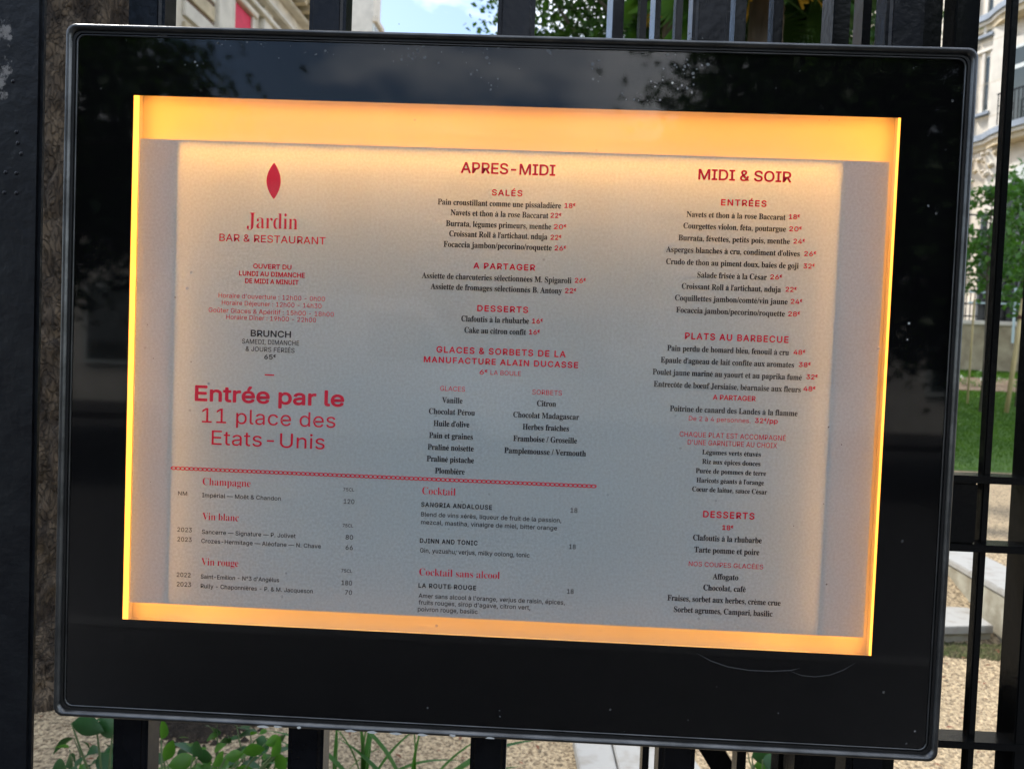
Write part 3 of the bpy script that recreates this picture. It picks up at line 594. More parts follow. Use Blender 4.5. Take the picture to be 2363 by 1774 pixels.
50w/Z.@/K.A/=.D/1.I/&.O.u.W.m.b.g.m.d.y.b/,/(/,/)/%/,.w/0.p/5.k/;.f/B.b/I._/Q.^/Z.]/d.^/n.`/v.d0%.j0+.p00.x04/(06/207/<06/G04/P00/Z0*/c0$/i/u/o/m/s/c/v/X/v/?/r/7/o/0/k/+/g.f/j.t190J190J0v/60v/.0*//0*/50./<02/D05/L08/U09/_0:/j09/u070&030/0/080)0?/{0F/r0L/i0P/`0T/T0V/I0V/=0U/-0R.w0K.j0C.^09.S0-.K/y.D/j.A
60w/].@/M.A/?.D/2.J/'.R.v.].n.i.h.w.e/,.d/<.e/H.g/U.l/c.s/r/#0*/00=/j190419/6/o/4/o/>0#/M0,/a00/p0/0%0,010&0</x0E/o0L/d0Q/V0T/I0U/:0T/*0Q.u0K.h0C.]09.R0..J/z.D/l.A!/].[/g.]/o._/w.c0%.i0+.o00.w04/&06/007/:06/D04/M00/V0+/^0%/e/w/j/o/n/g/p/]/q/S/p/J/n/B/j/;/e/5/^/0/V/,/N/*/D/)/:/*/0/,/&/0.w/5.o/;.i/B.c/J._/S.]
70w.t.C050t050v.c0v.c190V190V0t/=.C
80w/].@/L.A/=.D//.I/#.P.q.X.i.c.c.n._.z.^//._/9.a/C.e/M.i/U.o/^.w/e/%/j/./n/7/p/7/q/,/v.{0$.r0-.l08.h0D.g0Q.h0_.l0j.q0u.y1%/)1-/414/@19/N1</]1=/l1</y190,14071-0@1%0H0u0M0j0Q0_0R0Q0Q0D0M080G0-0>0$05/v0)/q0)/p02/n0;/j0C/e0J/^0P/U0U/M0X/C0[/90[//0Z.z0V.n0P.c0H.X0>.P01.I0$.D/n.A!/].]/h.]/r._/z.b0).f0/.l04.r08.y0;/(0;/00;/908/B04/I0//P0(/V/y/Z/q/_/g/a/]/b/R/a/H/_/@/Z/8/V/1/P/,/I/(/B/%/9/%/0/%/(/(.y/+.r/1.l/7.f/?.b/G._/Q.]!/]0$/f0$/n0&/u0)0#0-0(020-08000?020G030O020W000_0-0f0(0l0#0q/v0u/n0x/f0y/]0z/S0y/K0x/D0u/=0q/80l/30f/00_/.0W/-0O/.0G/00?/308/802/=0-/D0)/K0&/S0$
90w/]1=/l1</z180.12091*0C0y0K0m0Q0`0T0P0U0@0U040R0'0M/s0G/d0=/R01/?/O.C/,.C0*/h0-/h0#/Z/l/P/X/L/I/M/</Q/0/V/%/^.u/h.m/r.h0&.e04.d0C.e0R.h0a.n0n.v0z/'1*/212/?18/M1<!/]0z/S0y/J0w/B0s/;0n/50g/00`/-0V/*0M/*0C/*09/-0//00'/5/x/;/r/B/m/J/i/S/f/]/f/g/f/o/i/w/m0%/r0+/x000&040/0608070B060L040V000`0+0g0%0n/w0s/o0w/g0y
&0t/M.@/=.A//.D.{.I.p.P.g.X._.c.X.n.U.z.T/..U/8.W/A.[/J.a/R.g/Y.n/a/1/w/W0;/b0C/k0N/o0^/n0f/k0m/g0s/a0w/X0z/P0z/?0w/40l/10g/00a//0Z/40I/?07/Q/z0o.C0I.C/A/`/(0%.p0?.l0H.j0Q.j0Z.k0f.m0p.q0y.w1(/%1//.14/818/C1;/O1</[1;/g18/q14/y1/0'1(0-0z010q040h050^010H0%05/l0%/8/X///P/'/I.{/B.w/;.u/4.t/-.u/%.w.v.{.p/&.j/,.e/3.a/:.^/B.[/K.Z/U.[/`.^/j.b/s.f/{.m0*.t00/#06/,0;/70?/B0A/N0A/[0`/[0_/L0]/>0Y/30L.r0@.c09.Z01.R0&.L/t.F/g.C/Z.@
,/I.V-`.f.h//.h.n-`
./I.t.A.n.B.h.D.c.G.`.L.^.R.].W.^._.`.d.c.i.h.l.n.o.t.o.z.o/&.l/+.i//.d/1._/2.W/1.R//.L/+.G/&.D.z.B
-0w0;/f0;/I/$/I/$/f
—2A2A/f2A/I.C/I.C/f
:/I.t.A.n.B.h.D.c.G.`.L.^.R.].W.^._.`.d.c.i.h.l.n.o.t.o.z.o/&.l/+.i//.d/1._/2.W/1.R//.L/+.G/&.D.z.B!.t/s.n/t.h/v.c/z.`0&.^0+.]01.^07.`0=.c0A.h0E.n0G.t0H.z0G/&0E/+0A//0=/107/201/10+//0&/+/z/&/v.z/t
'/R.k02.g19//19/+02
//i/a1E.h-v.J-v/D1E
°01/:/z/0/z/&0$.v0(.n0..g05.a0=.]0F.Y0P.Y0Z.Y0e.]0o.a0x.g1'.n1..v14/&18/01;/:1;/D1;/N18/W14/`1./g1'/m0x/q0o/t0e/t0Z/t0P/q0F/m0=/g05/`0./W0(/N0$/D/z!/:0:/@0;/E0</J0>/V0J/X0O/Y0T/Z0Z/Y0`/X0f/V0k/J0v/E0y/@0z/:0{/40z//0y/*0v.x0k.u0f.t0`.s0Z.t0T.u0O.x0J/*0>//0</40;
€1#0I070=/x.K/x.T07!03/_0(/E.K/E.T/_!0h1#0Z0a0J0m080u0#0x/n0w/b0s/V0l/K0c/C0W/;0I/609/30'/2/k/3/U/6/C/;/3/C/%/K.s/V.j/b.d/n.`0#.^08.a0J.i0Y.t0g.X0^.Q0S.K0G.F0<.B0/.@0#.@/h.A/U.G/E.O/6.[/*.k.x/$.q/9.m/P.k/k.m0,.q0C.x0X/*0k/60z/E1-/U16/h1;0#1=001<0<1:0G160S110^1+
É0e.b.C.b190M190M0v/)0v/)/{0E/{0E/^/)/^/).a0O.a0O.C!/J1R/c2,0,2,/e1R
é0^/U.?/C.@/4.D/%.K.r.T.h.a.`.n.Y/%.U/6.T/H.U/[.Y/m.`0$.h02.r0=/%0G/20N/A0R/R0S/]0S/g0Q/q0N/z0J0*0D030=0:050@0+0F/y0I/l0L/]0M/L0M/@.i/@.i/Y0</Y0./P0-/]0+/h0(/r0#/{/v0*/o00/g04/]07/R08/G07/=04/400/-0*/&/{.z/s.w/i.u/`.t/T.t/D.u/6.w/+.{.y/(.p/..i/7.c/@.^/J.[/U.Z/k.^/{.h0,.y0I.q0F.h0A._0;.W03.P0*.J/y.E/n.B/c.@!/C0j/[1D0%1D/^0j
è0^/U.?/C.@/4.D/%.K.r.T.h.a.`.n.Y/%.U/6.T/H.U/[.Y/m.`0$.h02.r0=/%0G/20N/A0R/R0S/]0S/g0Q/q0N/z0J0*0D030=0:050@0+0F/y0I/l0L/]0M/L0M/@.i/@.i/Y0</Y0./P0-/]0+/h0(/r0#/{/v0*/o00/g04/]07/R08/G07/=04/400/-0*/&/{.z/s.w/i.u/`.t/T.t/D.u/6.w/+.{.y/(.p/..i/7.c/@.^/J.[/U.Z/k.^/{.h0,.y0I.q0F.h0A._0;.W03.P0*.J/y.E/n.B/c.@!/E0j/$1D/F1D/_0j
ê0^/U.?/C.@/4.D/%.K.r.T.h.a.`.n.Y/%.U/6.T/H.U/[.Y/m.`0$.h02.r0=/%0G/20N/A0R/R0S/]0S/g0Q/q0N/z0J0*0D030=0:050@0+0F/y0I/l0L/]0M/L0M/@.i/@.i/Y0</Y0./P0-/]0+/h0(/r0#/{/v0*/o00/g04/]07/R08/G07/=04/400/-0*/&/{.z/s.w/i.u/`.t/T.t/D.u/6.w/+.{.y/(.p/..i/7.c/@.^/J.[/U.Z/k.^/{.h0,.y0I.q0F.h0A._0;.W03.P0*.J/y.E/n.B/c.@!/80n.s0n.s0o/B1D/`1D000o000n/j0n/Q13
ë0^/U.?/C.@/4.D/%.K.r.T.h.a.`.n.Y/%.U/6.T/H.U/[.Y/m.`0$.h02.r0=/%0G/20N/A0R/R0S/]0S/g0Q/q0N/z0J0*0D030=0:050@0+0F/y0I/l0L/]0M/L0M/@.i/@.i/Y0</Y0./P0-/]0+/h0(/r0#/{/v0*/o00/g04/]07/R08/G07/=04/400/-0*/&/{.z/s.w/i.u/`.t/T.t/D.u/6.w/+.{.y/(.p/..i/7.c/@.^/J.[/U.Z/k.^/{.h0,.y0I.q0F.h0A._0;.W03.P0*.J/y.E/n.B/c.@!/v0q/q0r/l0t/h0w/d0{/b1'/b1-/b12/d17/h1;/l1>/q1@/v1A/{1@0'1>0+1;0.170012011-001'0.0{0+0w0'0t/{0r!/-0q/(0r/#0t.x0w.t0{.r1'.r1-.r12.t17.x1;/#1>/(1@/-1A/21@/71>/;1;/?17/A12/A1-/A1'/?0{/;0w/70t/20r
û0a/F.@/:.A//.D/$.H.t.O.m.W.g.a.b.m._.z.^/0.^0Q/$0Q/$/3/%/%/).s//.i/8.c/C.^/O.]/X.^/a.`/i.c/o.h/u.m/z.t0$/$0&/-0'/70'0Q0F0Q0F.C0(.C0(.r0-.r0&.b/w.U/m.K/a.E/T.B!/90n.t0n.t0o/C1D/a1D000o000n/k0n/Q13
ü0a/F.@/:.A//.D/$.H.t.O.m.W.g.a.b.m._.z.^/0.^0Q/$0Q/$/3/%/%/).s//.i/8.c/C.^/O.]/X.^/a.`/i.c/o.h/u.m/z.t0$/$0&/-0'/70'0Q0F0Q0F.C0(.C0(.r0-.r0&.b/w.U/m.K/a.E/T.B!/v0q/q0r/l0t/h0w/e0{/c1'/b1-/c12/e17/h1;/l1>/q1@/v1A0#1@0'1>0,1;0/170112021-011'0/0{0,0w0'0t0#0r!/.0q/(0r/#0t.x0w.u0{.s1'.r1-.s12.u17.x1;/#1>/(1@/.1A/31@/81>/<1;/?17/A12/B1-/A1'/?0{/<0w/80t/30r
î/>.^.C.^0Q/$0Q/$.C!.T0n.60n.60o._1D/#1D/K0o/K0n/-0n.n13
ô0d/S.?/B.@/3.D/%.K.r.T.h.a.`.o.Y/%.U/6.T/I.U/].Y/n.`0%.h02.r0>/%0G/30N/B0R/S0S/d0R/t0N0(0G040>0>020G0%0M/n0P/]0R/I0P/60M/%0G.o0>.a04.T0(.K/t.D/d.@!/S.Z/`.[/j.`/s.e/{.l0(.u0-/&00/102/<03/I02/U00/b0-/m0(/w/{0'/s0./j04/`07/S08/G07/<04/40./,0'/&/w.z/m.w/b.u/U.t/I.u/<.w/1.z/&/&.u/,.l/4.e/<.`/G.[!/:0n.u0n.u0o/D1D/b1D010o010n/l0n/S13
à0V/;.?//.?/$.B.s.E.j.K.b.Q.[.Y.V.d.S.n.R.z.S/+.U/4.Y/;.^/B.d/G.k/L/*/T/D/Y/a/]/q/a/s/d/u/g/v/k/v/l/u/t/t/z/q0'/n0,/i01/d04/]06/U08/M08/D08/=07/604/&0).v/u.W0%.^0/.d08.k0@.t0F/$0K/-0O/80Q/B0S/L0S/c0Q/{0G0)0B0/0;0403080)0;/w0;/j0;.C/v.C/v.^/t.^/j.O/W.D/O.A/E.?!/@.Z/K.Z/U.^/^.a/e.f/k.l/p.s/s.z/u/(/v/0/v/J/n/F/`/C/O/A/C/?/./:/(/8/#/5.x/1.t/,.s/&.r.x.r.r.t.m.w.h.{.d/&.a/,.^!/>0j.v1D/?1D/W0j
ç0Y/S.?/B.@/3.D/%.K.r.T.h.a.`.o.Y/%.U/6.T/I.U/].Y/n.`0%.h02.r0>/%0G/30N/B0R/S0S/n0P0,0E0=040H/v0*/o0$0$/s0./e05/S08/G07/<04/40./,0'/&/w.z/m.w/b.u/U.t/I.u/<.w/1.z/&/&.u/,.l/4.e/<.`/G.[/S.Z/e.^/s.e0%.p0+/&0H.w0F.o0B.g0>.`0,.N/n.C!/@-T/@-g/T-g/b-i/d-k/e-n/f-r/e-v/d-x/b-z/T.$/F.$/K.K/[.K/[.C/[.4/f.3/n.1/u.-/y.(0#-z0#-r/{-i/x-a/s-[/k-W/a-T/T-T
 /I'''
SERIF = r'''a1;0Q.;0;.?0..J0(.^/i.K/N.@/2.<.{.>.m.C.b.L.Y.V.T.d.R.s.V//.a/A.s/P/4/_/U/m0'/z0'0G0&0S0#0_/w0f/p0l/f0o/Y0p/G0n/<0i/90`/@0R/C0K/F0E/G0?/E07/B0//=0)/60%/./{/%/z.t/{.l0%.e0*.`01.]09.]0C.^0N.b0Y.i0c.r0l/$0s/20y/A1$/Q1'/e1(0,1&0E0x0W0n0d0^0l0I0n000n.s0p.b0q._0s.^0w.^1*.c10.X0x.H0e.?!/].]/n.c/t.g/z.l0'.s0'/j/_/]/J/G/C/)/F.n/N.a
b1G.d.:.d1].c1k.b1u._1{.Z2&.S2(.I2*.I26/R26/R0d/e0t/y1%081(0H1&0X0{0g0s0t0h1%0Y1.0J1408180$1:/h18/N13/81+/#0z.j0l.Y0].M0J.C07.=/{.;/e.?/N.H/9.X.l.:!/t.N0+.P07.Y0@.i0E/%0H/@0J/c0H0&0E0=0?0N060Z0+0b/u0e/n0d/f0a/`0]/Y0V/U0O/R0G/R.w/V.a/b.R
c0o/`.;/M.=/;.B/,.K.v.W.j.f.`.w.X/0.S/E.R/[.S/s.X00.b0C.m0U.{0e/20q/D0z/X1'/n1)0+1'0>0{0M0r0Y0g0`0Y0c0J0b0A0_090Y030S0/0L0,0C0+020/0(0:0%0N0&0V0&0^0$0i/v0o/j0q/Q0h/C0L/?/x/A/U/G/:/Q/$/`.m/p.d0+.a0<.c0M.l0^.z0h.q0L.S0,.A
d1N/S.;/B.=/3.B/%.K.q.V.g.e.^.v.W//.S/C.R/Y.S/r.W00._0D.h0U.s0e/(0q/60z/F1&/X1(/n1%0)0t090e091g081p051w012#0*2'/z2)/o2*/o261)261)/#1).q1*.h1-.b11.^18.Z1B.X1B.K1%.I0^.D09.;09.a0).L/m.@!/l.X/s.Y/{.]0).c00.j05.s09/$090G070O030V0-0]0%0a/v0d/n0e/_0b/T0Z/L0M/G0;/D0#/C/^/C/@/F/)/L.p/S.c/^.[
e0t/_.;/K.=/:.B/*.K.u.V.i.f.`.w.W/2.S/H.R/a.S/w.X03.`0F.j0W.v0f/,0r/<0z/M1&/a1(0#1%090t0L0e0Z0N0d040g/m0g/h/B/h/I/3/_.n0(.d0:.g0L.r0]/+0h.z0L.W0+.B!/B/{0)/{0)030(0F0&0V0#0b/v0j/n0o/d0q/P0i/E0Q/B0+
f02.N.C.N.O.b.S.e.V.g.Y.i.^.k.{.k0b.O0b.O0{.k0{.k1B.n1Z.v1p/*2'/<23/R2;/n2=0(2;08270F2/0O2%0U1r0W1f0V1[0S1S0O1L0H1G0B1D0:1D021D0*1G0%1K/y1P/v1W/v1_/v1f/x1m0#1u0%1z0&2%0%2)/y2,/r2-/i2,/b2)/^2#/[1t/Y1j/Y1_/Y0{0+0{0+0b/Y0b/Y.u/Z.g/].]/b.V/h.R/s.P0(.O0(.C
g1./X-2/:-4.z-9.h-@.Y-K.P-V.N-d.R-s.a.'.w.0.d.<.X.J.U.Z.V.f.[.q.d.{.o/+/%/4/7/=.o/O.Z/j.S01.U0@.Y0N.b0Z.k0f.w0o/,0w/<1$/M1'/a1(/t1'0.1#0A0w1'0w1'0[0[0[0e0L0k0<0m0+0l/u0h/h0b/]0X/Q0M/H0A/A03/<0$/9/l/8/a/8/U/9/L/8/E/5/?/1/:/,/7/&/6.y/9.p/C.j/T.i/o.i0..h0C.f0T.b0b.]0m.U0u.M0{.B1%.61&.'0{-j0q-V0_-G0E-<0&-5!/a/H/l/I/t/O/z/X0%/e0'/u0(000'0D0%0T/z0b/t0j/l0o/a0q/U0o/M0j/G0b/C0T/A0D/@00/A/u/C/e/G/X/M/O/U/I!/d-D05-I0O-U0W-k0V-s0R-y0M.$0D.'09.)0,.)/3.)/)-z/#-q.{-f/#-^/)-U/2-N/>-I/N-F
h1V.Q.C.Q.O.Y.P.a.R.f.V.i.[.j.d.k.n.k1e.j1n.i1v.f2#.b2'.Z2).Q2+.Q26/Y26/Y0Z/n0p0-1$0H1(0m0x1*0^110111.n12.d13.]16.V1:.R1A.P1J.O1J.C0*.C0*.O0-.O09.R0@.]0B.n0B050B0A0@0K0>0S090Y030]0*0^/t0Z/f0Q/Y0B/Y.n/Z.d/[.]/_.V/c.R/i.P/r.O/r.C
i0'/61I/,1J/#1M.t1S.n1[.k1e.j1o.k1y.n2).t21/#27/,2;/62</@2;/I27/Q21/W2)/Z1y/]1o/Z1e/W1[/Q1S/I1M/@1J!.Q.C.Q.O.Y.P.a.S.f.V.i.[.j.d.k.n.k0O.k0Y.i0c.g0h.c0k.[0n.R0o.S0{/Z0{/Z.n/Z.d/].]/_.W/c.S/i.P/r.O/r.C
j0//:1J/01K/'1N.x1T.r1].o1f.n1p.o1z.r2*.y22/'28/02</:2=/D2</M28/U22/[2*/`1z/a1p/`1f/[1]/U1U/M1N/D1K!._-2.Q-3.F-6.;-9.1-?.)-E-{-L-w-U-s-_-r-h-s-q-v-x-{.%.(.*./.-.8.-.@.-.H.*.N.&.S-y.V-s.W-k.V-f.T-a.Q-Z.K-N.M-I.R-E.Z-D.e-E.k-J.p-Q.r-Z.s-g.t-t.t0M.s0X.q0b.n0h.h0l.`0n.S0o.S0{/c0{/c.3/`-q/W-Z/I-I/7-<.y-5
k1F.P.C.P.O.Y.P.a.S.f.V.i.].j.d.k.n.k1d.k1n.i1v.g2#.c2&.[2).R2*.S26/Y26/Y/j0<0L0C0T0G0[0I0c0F0i0=0m0/0o0,0o0,0{1<0{1<0o1)0k0q0c0a0U090/1=.^1C.U1K.Q1S.O1S.C00.C00.O05.O0>.P0C.T0E.[0@.i/e/Y/Y/O/Y.n/Z.d/[.]/_.W/c.S/i.P/r.O/r.C
l0'.Q.C.Q.O.Y.P.a.S.f.V.i.[.j.d.k.n.k1d.k1n.i1v.g2#.c2&.[2).R2*.R26/Z26/Z.n/Z.d/].]/_.W/c.S/i.P/r.O/r.C
m3(.Q.C.Q.O.Y.P.a.R.f.V.i.[.j.d.k.n.k0P.j0Y.i0b.f0g.b0k.Z0n.Q0o.Q0{/X0{/X0X/m0o0+1$0D1(0b1#0w0n1*0V1>0n1W1#1s1(2>0x2S0^2Z012Z.n2[.d2].]2`.V2d.R2j.P2s.O2s.C1T.C1T.O1].P1d.S1h.W1k.]1l.d1m.n1m051l0A1k0K1i0S1d0Y1^0]1T0^1F0Z190R1-0D1-.n1-.d1/.]11.W15.S1<.P1D.O1D.C0(.C0(.O00.P06.S0;.W0=.]0?.d0@.n0@050?0A0>0K0;0S070X000]0(0^/r0Z/e0Q/X0B/X.n/Y.d/Z.]/^.W/b.S/h.P/p.O/p.C
n1V.Q.C.Q.O.Y.P.a.R.f.V.i.[.j.d.k.n.k0P.j0Y.i0b.f0g.b0k.Z0n.Q0o.Q0{/Y0{/Y0Z/n0p0-1$0H1(0m0x1*0^110111.n12.d13.]16.V1:.R1A.P1J.O1J.C0*.C0*.O0-.O09.R0@.]0B.n0B050B0A0@0K0>0S090Y030]0*0^/t0Z/f0Q/Y0B/Y.n/Z.d/[.]/_.V/c.R/i.P/r.O/r.C
o15/j.;/S.=/@.C/..L.x.W.k.g.`.x.W/3.S/G.Q/_.S/u.W01.`0E.k0V.x0e/.0q/@0z/S1&/i1(0%1&080z0J0r0Y0f0g0W0r0F0z021%/v1'/_1%/F0z/10r.w0g.f0Y.W0J.K08.B0%.=!/j.L/v.N0'.U0/.a01.i03.s05/(07/_060-030J0.0^0&0i/v0p/j0s/[0p/Q0i/K0^/F0I/C0-/B/_/D/(/F.t/H.i/K.a/R.U/].N
p1O.P-3.P-?.W-@.^-A.b-D.e-G.h-K.j-P.k-l.k0H.k0V.i0`.g0g.b0k.[0n.R0p.R0{/V0{/V0W/h0o0$1$0?1)0O1'0`0{0n0r0z0f1,0W140G1;041>/y1@/c1>/K1:/514.z1+.h0z.X0m.L0^.C0M.=0<.;0%.?/k.J/Y.[/Y-q/]-R/`-K/c-G/h-C0&-?0&-3!0%.X02.[0=.c0E.p0K/*0N/A0O/_0N/{0K090G0L0?0X050a0'0c/r0_/e0T/Y0B/Y.w/c.f/o.[
q1J/n-3/n-?/{-A0,-C02-F06-K09-S0:-^0:.Y0(.I/m.?/U.</D.>/4.B/&.K.r.U.g.d._.t.W/-.S/A.R/V.T/o.X0-.b0B.l0T.z0d/00q/B0z/U1'/k1)0(1%0>0u0S0f0z1*1)1*1)-^1*-S1+-L1.-F13-C19-@1C-?1C-3!/q.Y/y.Z0'.]0..b03.g07.n0:.v0:0G060^0+0k/r0p/b0m/U0d/M0V/G0A/C0'/B/`/C/B/G/*/L.q/U.d/b.]
r0j.Q.C.Q.O.Y.P.a.S.f.V.i.[.j.d.k.n.k0O.j0Z.i0c.g0h.b0l.[0n.R0o.S0{/X0{/X0O/b0^/l0k/w0t0*0{051'0A1(0M1'0X1#0a0v0g0n0j0e0l0Y0k0P0h0H0c0B0]0=0T0:0L090D090=0;080?0-0M0)0Q0%0T/y0U/r0S/k0N/e0G/_0=/[00/Z/{/Z.n/[.c/^.[/b.V/i.R/r.P0&.O0&.C
s0j/].;/M.=/=.A/,.H.{.J.s.H.n.D.j.<._.<._/:.l/:.q/&.z.o/,.a/8.V/E.P/T.N/`.O/i.R/q.W/w.^/z.f/{.p/x/$/o///`/9/;/L/+/U.w/_.m/j.e/v.a0).`07.b0K.i0].t0m/+0x/>1&/T1)/h1&0'0y0-0x020w070x0;1#0?1)0I1)0I080=08070I0/0V0%0b/s0j/h0o/Z0q/P0p/H0m/B0i/=0c/:0]/90T/:0L/<0F/A0@/G0;/O06/X01/{/y01/p0=/g0G/]0M/P0Q/B0S/20P.t0I.a0=.Q0-.E/s.>
t0=/G.</5.>/'.C.u.K.n.V.i.f.h.y.h0d.R0d.R0s/-1N/91^/C1k/K1x/W1x/W0{0.0{0.0d/W0d/W/(/W.x/X.p/Z.j/^.e/c.c/i.b/t.e0$.m0-/#09.u0&.U/g.B
u1R/M.;/8.>/'.E.u.P.l.`.h.t.f/3.f0L.e0V.d0`.a0f.]0k.U0n.L0o.L0{/U0{/U.{/U.s/X.l/[.f/a.b/h._/p._0%.a02.h0=.u0=0L0<0W0;0a080g020k0+0n/y0o/y0{1,0{1,.x1-.n1..f12.a16.^1>.Z1G.Y1G.M1*.K0b.E0=.;0=.b04.V0).M/w.F/i.@/[.=
v0x/U.;.a0L.S0e.O0j.I0m.A0o.A0{/f0{/f0o/`0o/T0n/M0i/K0b/L0[/v/F0C0O0G0_0C0h0:0m0+0o0+0{0w0{0w0p0o0m0h0i0c0d0U0H/c.;
w2'/F.;.P0X.H0h.D0k.@0m.;0o.;0{/R0{/R0o/D0k/B0i/@0f/@0b/A0Y/D0O/h/J000B0)0Y/y0k/v0m/p0o/i0p/i0{1,0{1,0o0y0m0r0h0p0b0q0[0r0V15/T1X0R1[0a1Z0e1Y0i1V0k1D0p1D0{2/0{2/0p2(0n2#0l1x0h1o0S0w.;0k.;090&/S.;
x1(.G.C.G.N.U.T.d._.r.n/G/Q.d0W.Z0d.P0k.F0o.F0{/j0{/j0o/^0n/V0j/T0e/Z0U/u0,0:0R0>0X0A0_0B0d0A0g0?0j0<0l0)0o0)0{1#0{1#0q0m0k0_0a0P0P0'/u0m._0v.S0y.Q1$.O1).O1).C/`.C/`.O/q.R/t.S/u.V/v.Z/u.`/r.h/m.p/R/@/4.r/..j/+.c/*.^/,.T/4.P/@.N/C.N/C.C
y0t.k-2._-4.T-8.K->.D-G.?-Q.>-^.?-f.B-m.G-t.M-z.U.$._.%.g.%.n-{.t-w.x-r.{-k/#-c.{-_.{-Z/#-U/&-R/+-R/1-T/8-Z/@-e/K-{/T.?._0N.U0a.O0j.K0l.F0n.@0o.?0o.?0{/e0{/e0o/P0l/M0i/K0f/K0a/L0Z/N0R/v/D0?0G0C0U0D0`0C0e0A0i0>0l0*0o0*0{0s0{0s0o0l0m0g0j0b0e0T0H/e.1/[-u/S-c/K-T/C-I/;-@/2-:/(-6.w-3
z0n.M.C.M.N/i0j/K0j/:0i/,0e.z0^.q0S.j0F.e04.W04.[0{0a0{0a0m/I.V/^.V/s.W0+.]09.e0D.p0M/'0U/;0b/;0[.C
A2(.<.C.<.Q.F.R.N.U.U.Z.[.b.b.m.i/#0-2>0:2>1Y/,1n.^1t.V2#.R2-.Q2-.C0>.C0>.Q0T.S0c.Z0g.f0_/(0O/N/8/N/&.y/#.p/#.h/'.Z/3.S/G.Q/J.Q/J.C!/@/d0G/d/p1)
B2,.O.C.O.P._.R.k.U.s.[.x.e.{.q/#/(/#1N.{1[.z1g.x1o.t1v.p1{.j2%.c2(.Y2).O2*.O2607261(2-1S1l1c1@1Y0u1>0Z0j0K1G091i/v1t/M1p/01d.q1O.^15.N0l.F0D.C!/t0O/x0O070P0J0U0W0_0a0l0f1%0h1<0g1Q0c1b0]1o0R1x0E2$042&0*2%0#2#/x1x/u1r/t1j/t1_!08.U0L.W0[.^0g.i0n.w0s/20t/K0r/e0l/x0b0.0S070?0=0&0?/t0?/t.u/t.j/v.b/z.]0&.X0..V
C2@0R.;02.>/m.E/Q.R/9.d/%.y.n/9.a/U.Y/u.W0=.Y0_.a1$.n1@/%1Y/:1o/R2'/o23042;0T2>0m2;1/251M2+1]2'1g2)1o211t2>2(2>2(0z1t0z1h1=1W1V1D1k1/1z0r2*0Y2-0&1t/a1=/V0</b/@0*.f0c.U0w.V12.[1F.e1X.q1k/(1{/:20/-1b.]12.C
D2T.R.C.R.P.a.Q.l.T.s.Y.w.a.z.l.{/#.{1R.z1d.w1q.q1y.i2%.^2(.N2*.N2608260p211E1{1j1c2+1A2:0p2@0=2,/61H.V0=.C!09.U0V.Y0o.g1)/#16/@1=/h1@0>151:0o1n092&0.2%0&1{/y1w/v1q/t1g/t1Z/t.z/t.m/v.d/y.]0&.X0..V
E2,.N.C.N.P.^.Q.j.T.s.Y.x.b.{.n/#/%/#1N.{1b.x1p.r1y.j2%._2(.O2*.O261e261e1)1Y1)1R1E1H1Z181k1$1u0b1{0@2$0(1{0#1y/y1v/w1r/t1]/t0J0#0J070L0H0R0T0[0^0j0e1$0k1<0w1<0w/C0j/C0h/V0d/f0_/s0X0$0P0,0F020;060-08/v09/t09/t.v/u.k/w.c/{.^0(.Z02.X0?.X0V.X0k.[1$.a14.g1B.p1O/#1Z/11e/B1n/V2#/V1h.C
F1i.O.C.O.P._.R.k.V.s.].x.f.{.r/#/)/#1R.z1c.w1o.r1w.j2#.^2'.N2*.N261a261a1)1T1)1P1<1J1M1D1Z1;1f1/1o0{1u0j1y0U2#0>2$0(2#0#1{/y1x/v1v/t1e/t0K/z0K050M0E0S0R0]0[0k0c1%0h1=0u1=0u/C0h/C0c/^0[/s0R0(0E020408/y0:/t0:/t/'/t.u/u.k/x.d/{.^0(.X0/.U08.R0D.Q0R.P0R.C
G2^0[.;08.>/r.E/T.R/;.c/'.x.o/8.b/T.Z/t.X0>.Z0`.b1%.o1A/&1Y/;1o/S2'/o23032;0S2>0n2;11251N2+1]2(1b2(1f2*1j2-1t2>2)2>2)0y1t0y1m131c1E1X1U1K1d1>1p101y0z2'0k2,0Z2-0(1t/c1>/X0=/Z/e/d/=/r.v0,.`0D.Q0a.M0r.N1&.Q1/.W15.a19.l1:.y1:/J19/X16/d10/k1'/o0s/r0a/t0a0'2X0'2X/t2I/r2>/p27/k23/d20/X2//K2/.Y1[.H1/.?
H2j.O.C.O.P._.R.k.U.s.[.x.d.{.p/#/'/#1U.z1d.w1p.r1x.j2$._2(.O2*.O260G260G2*0+2%0%1{/z1v/w1q/u1j/t1a/t1U/t0N1:0N1:1U161q131v1/1{1*2%0f2*0f262^262^2*2M2'2B2$2:1x251p221e221U22/'22.q25.e2:.]2B.V2M.R2^.P2^.C0f.C0f.P0u.R1(.U10.Z15.c18.o1:/'1:08/t08/t/'/u.p/x.d0$.[0+.U07.R0G.P0G.C
I0U.M.C.M.P.].R.i.V.r.[.w.c.{.n/#/#/#1[.{1j.x1t.s1z.k2%._2(.M2*.M260I260I2*092(0-2%0%1z/x1t/u1j/t1[/t/%/x.e/{._0&.Z0,.W0J.P0J.C
J11/<-k/--l.w-o.j-t._-z.T.).L.3.E.=.B.H.@.T.B.`.E.j.K.q.R.w.[.z.e/#.o.z.x.w/&.r/,.k//.b/0.X//.P/-.I/*.B/$.4/&.,/-.'/9.%/D.&/L.*/R.0/V.9/X.E/Y.S/Y1L/Y1Y/W1d/U1m/R1s/M1x/F2#/>2&/32(/&2*/&261%261%2*0s2(0i2&0b2$0[1y0W1t0T1n0Q1L0Q/-0E.E/z-x
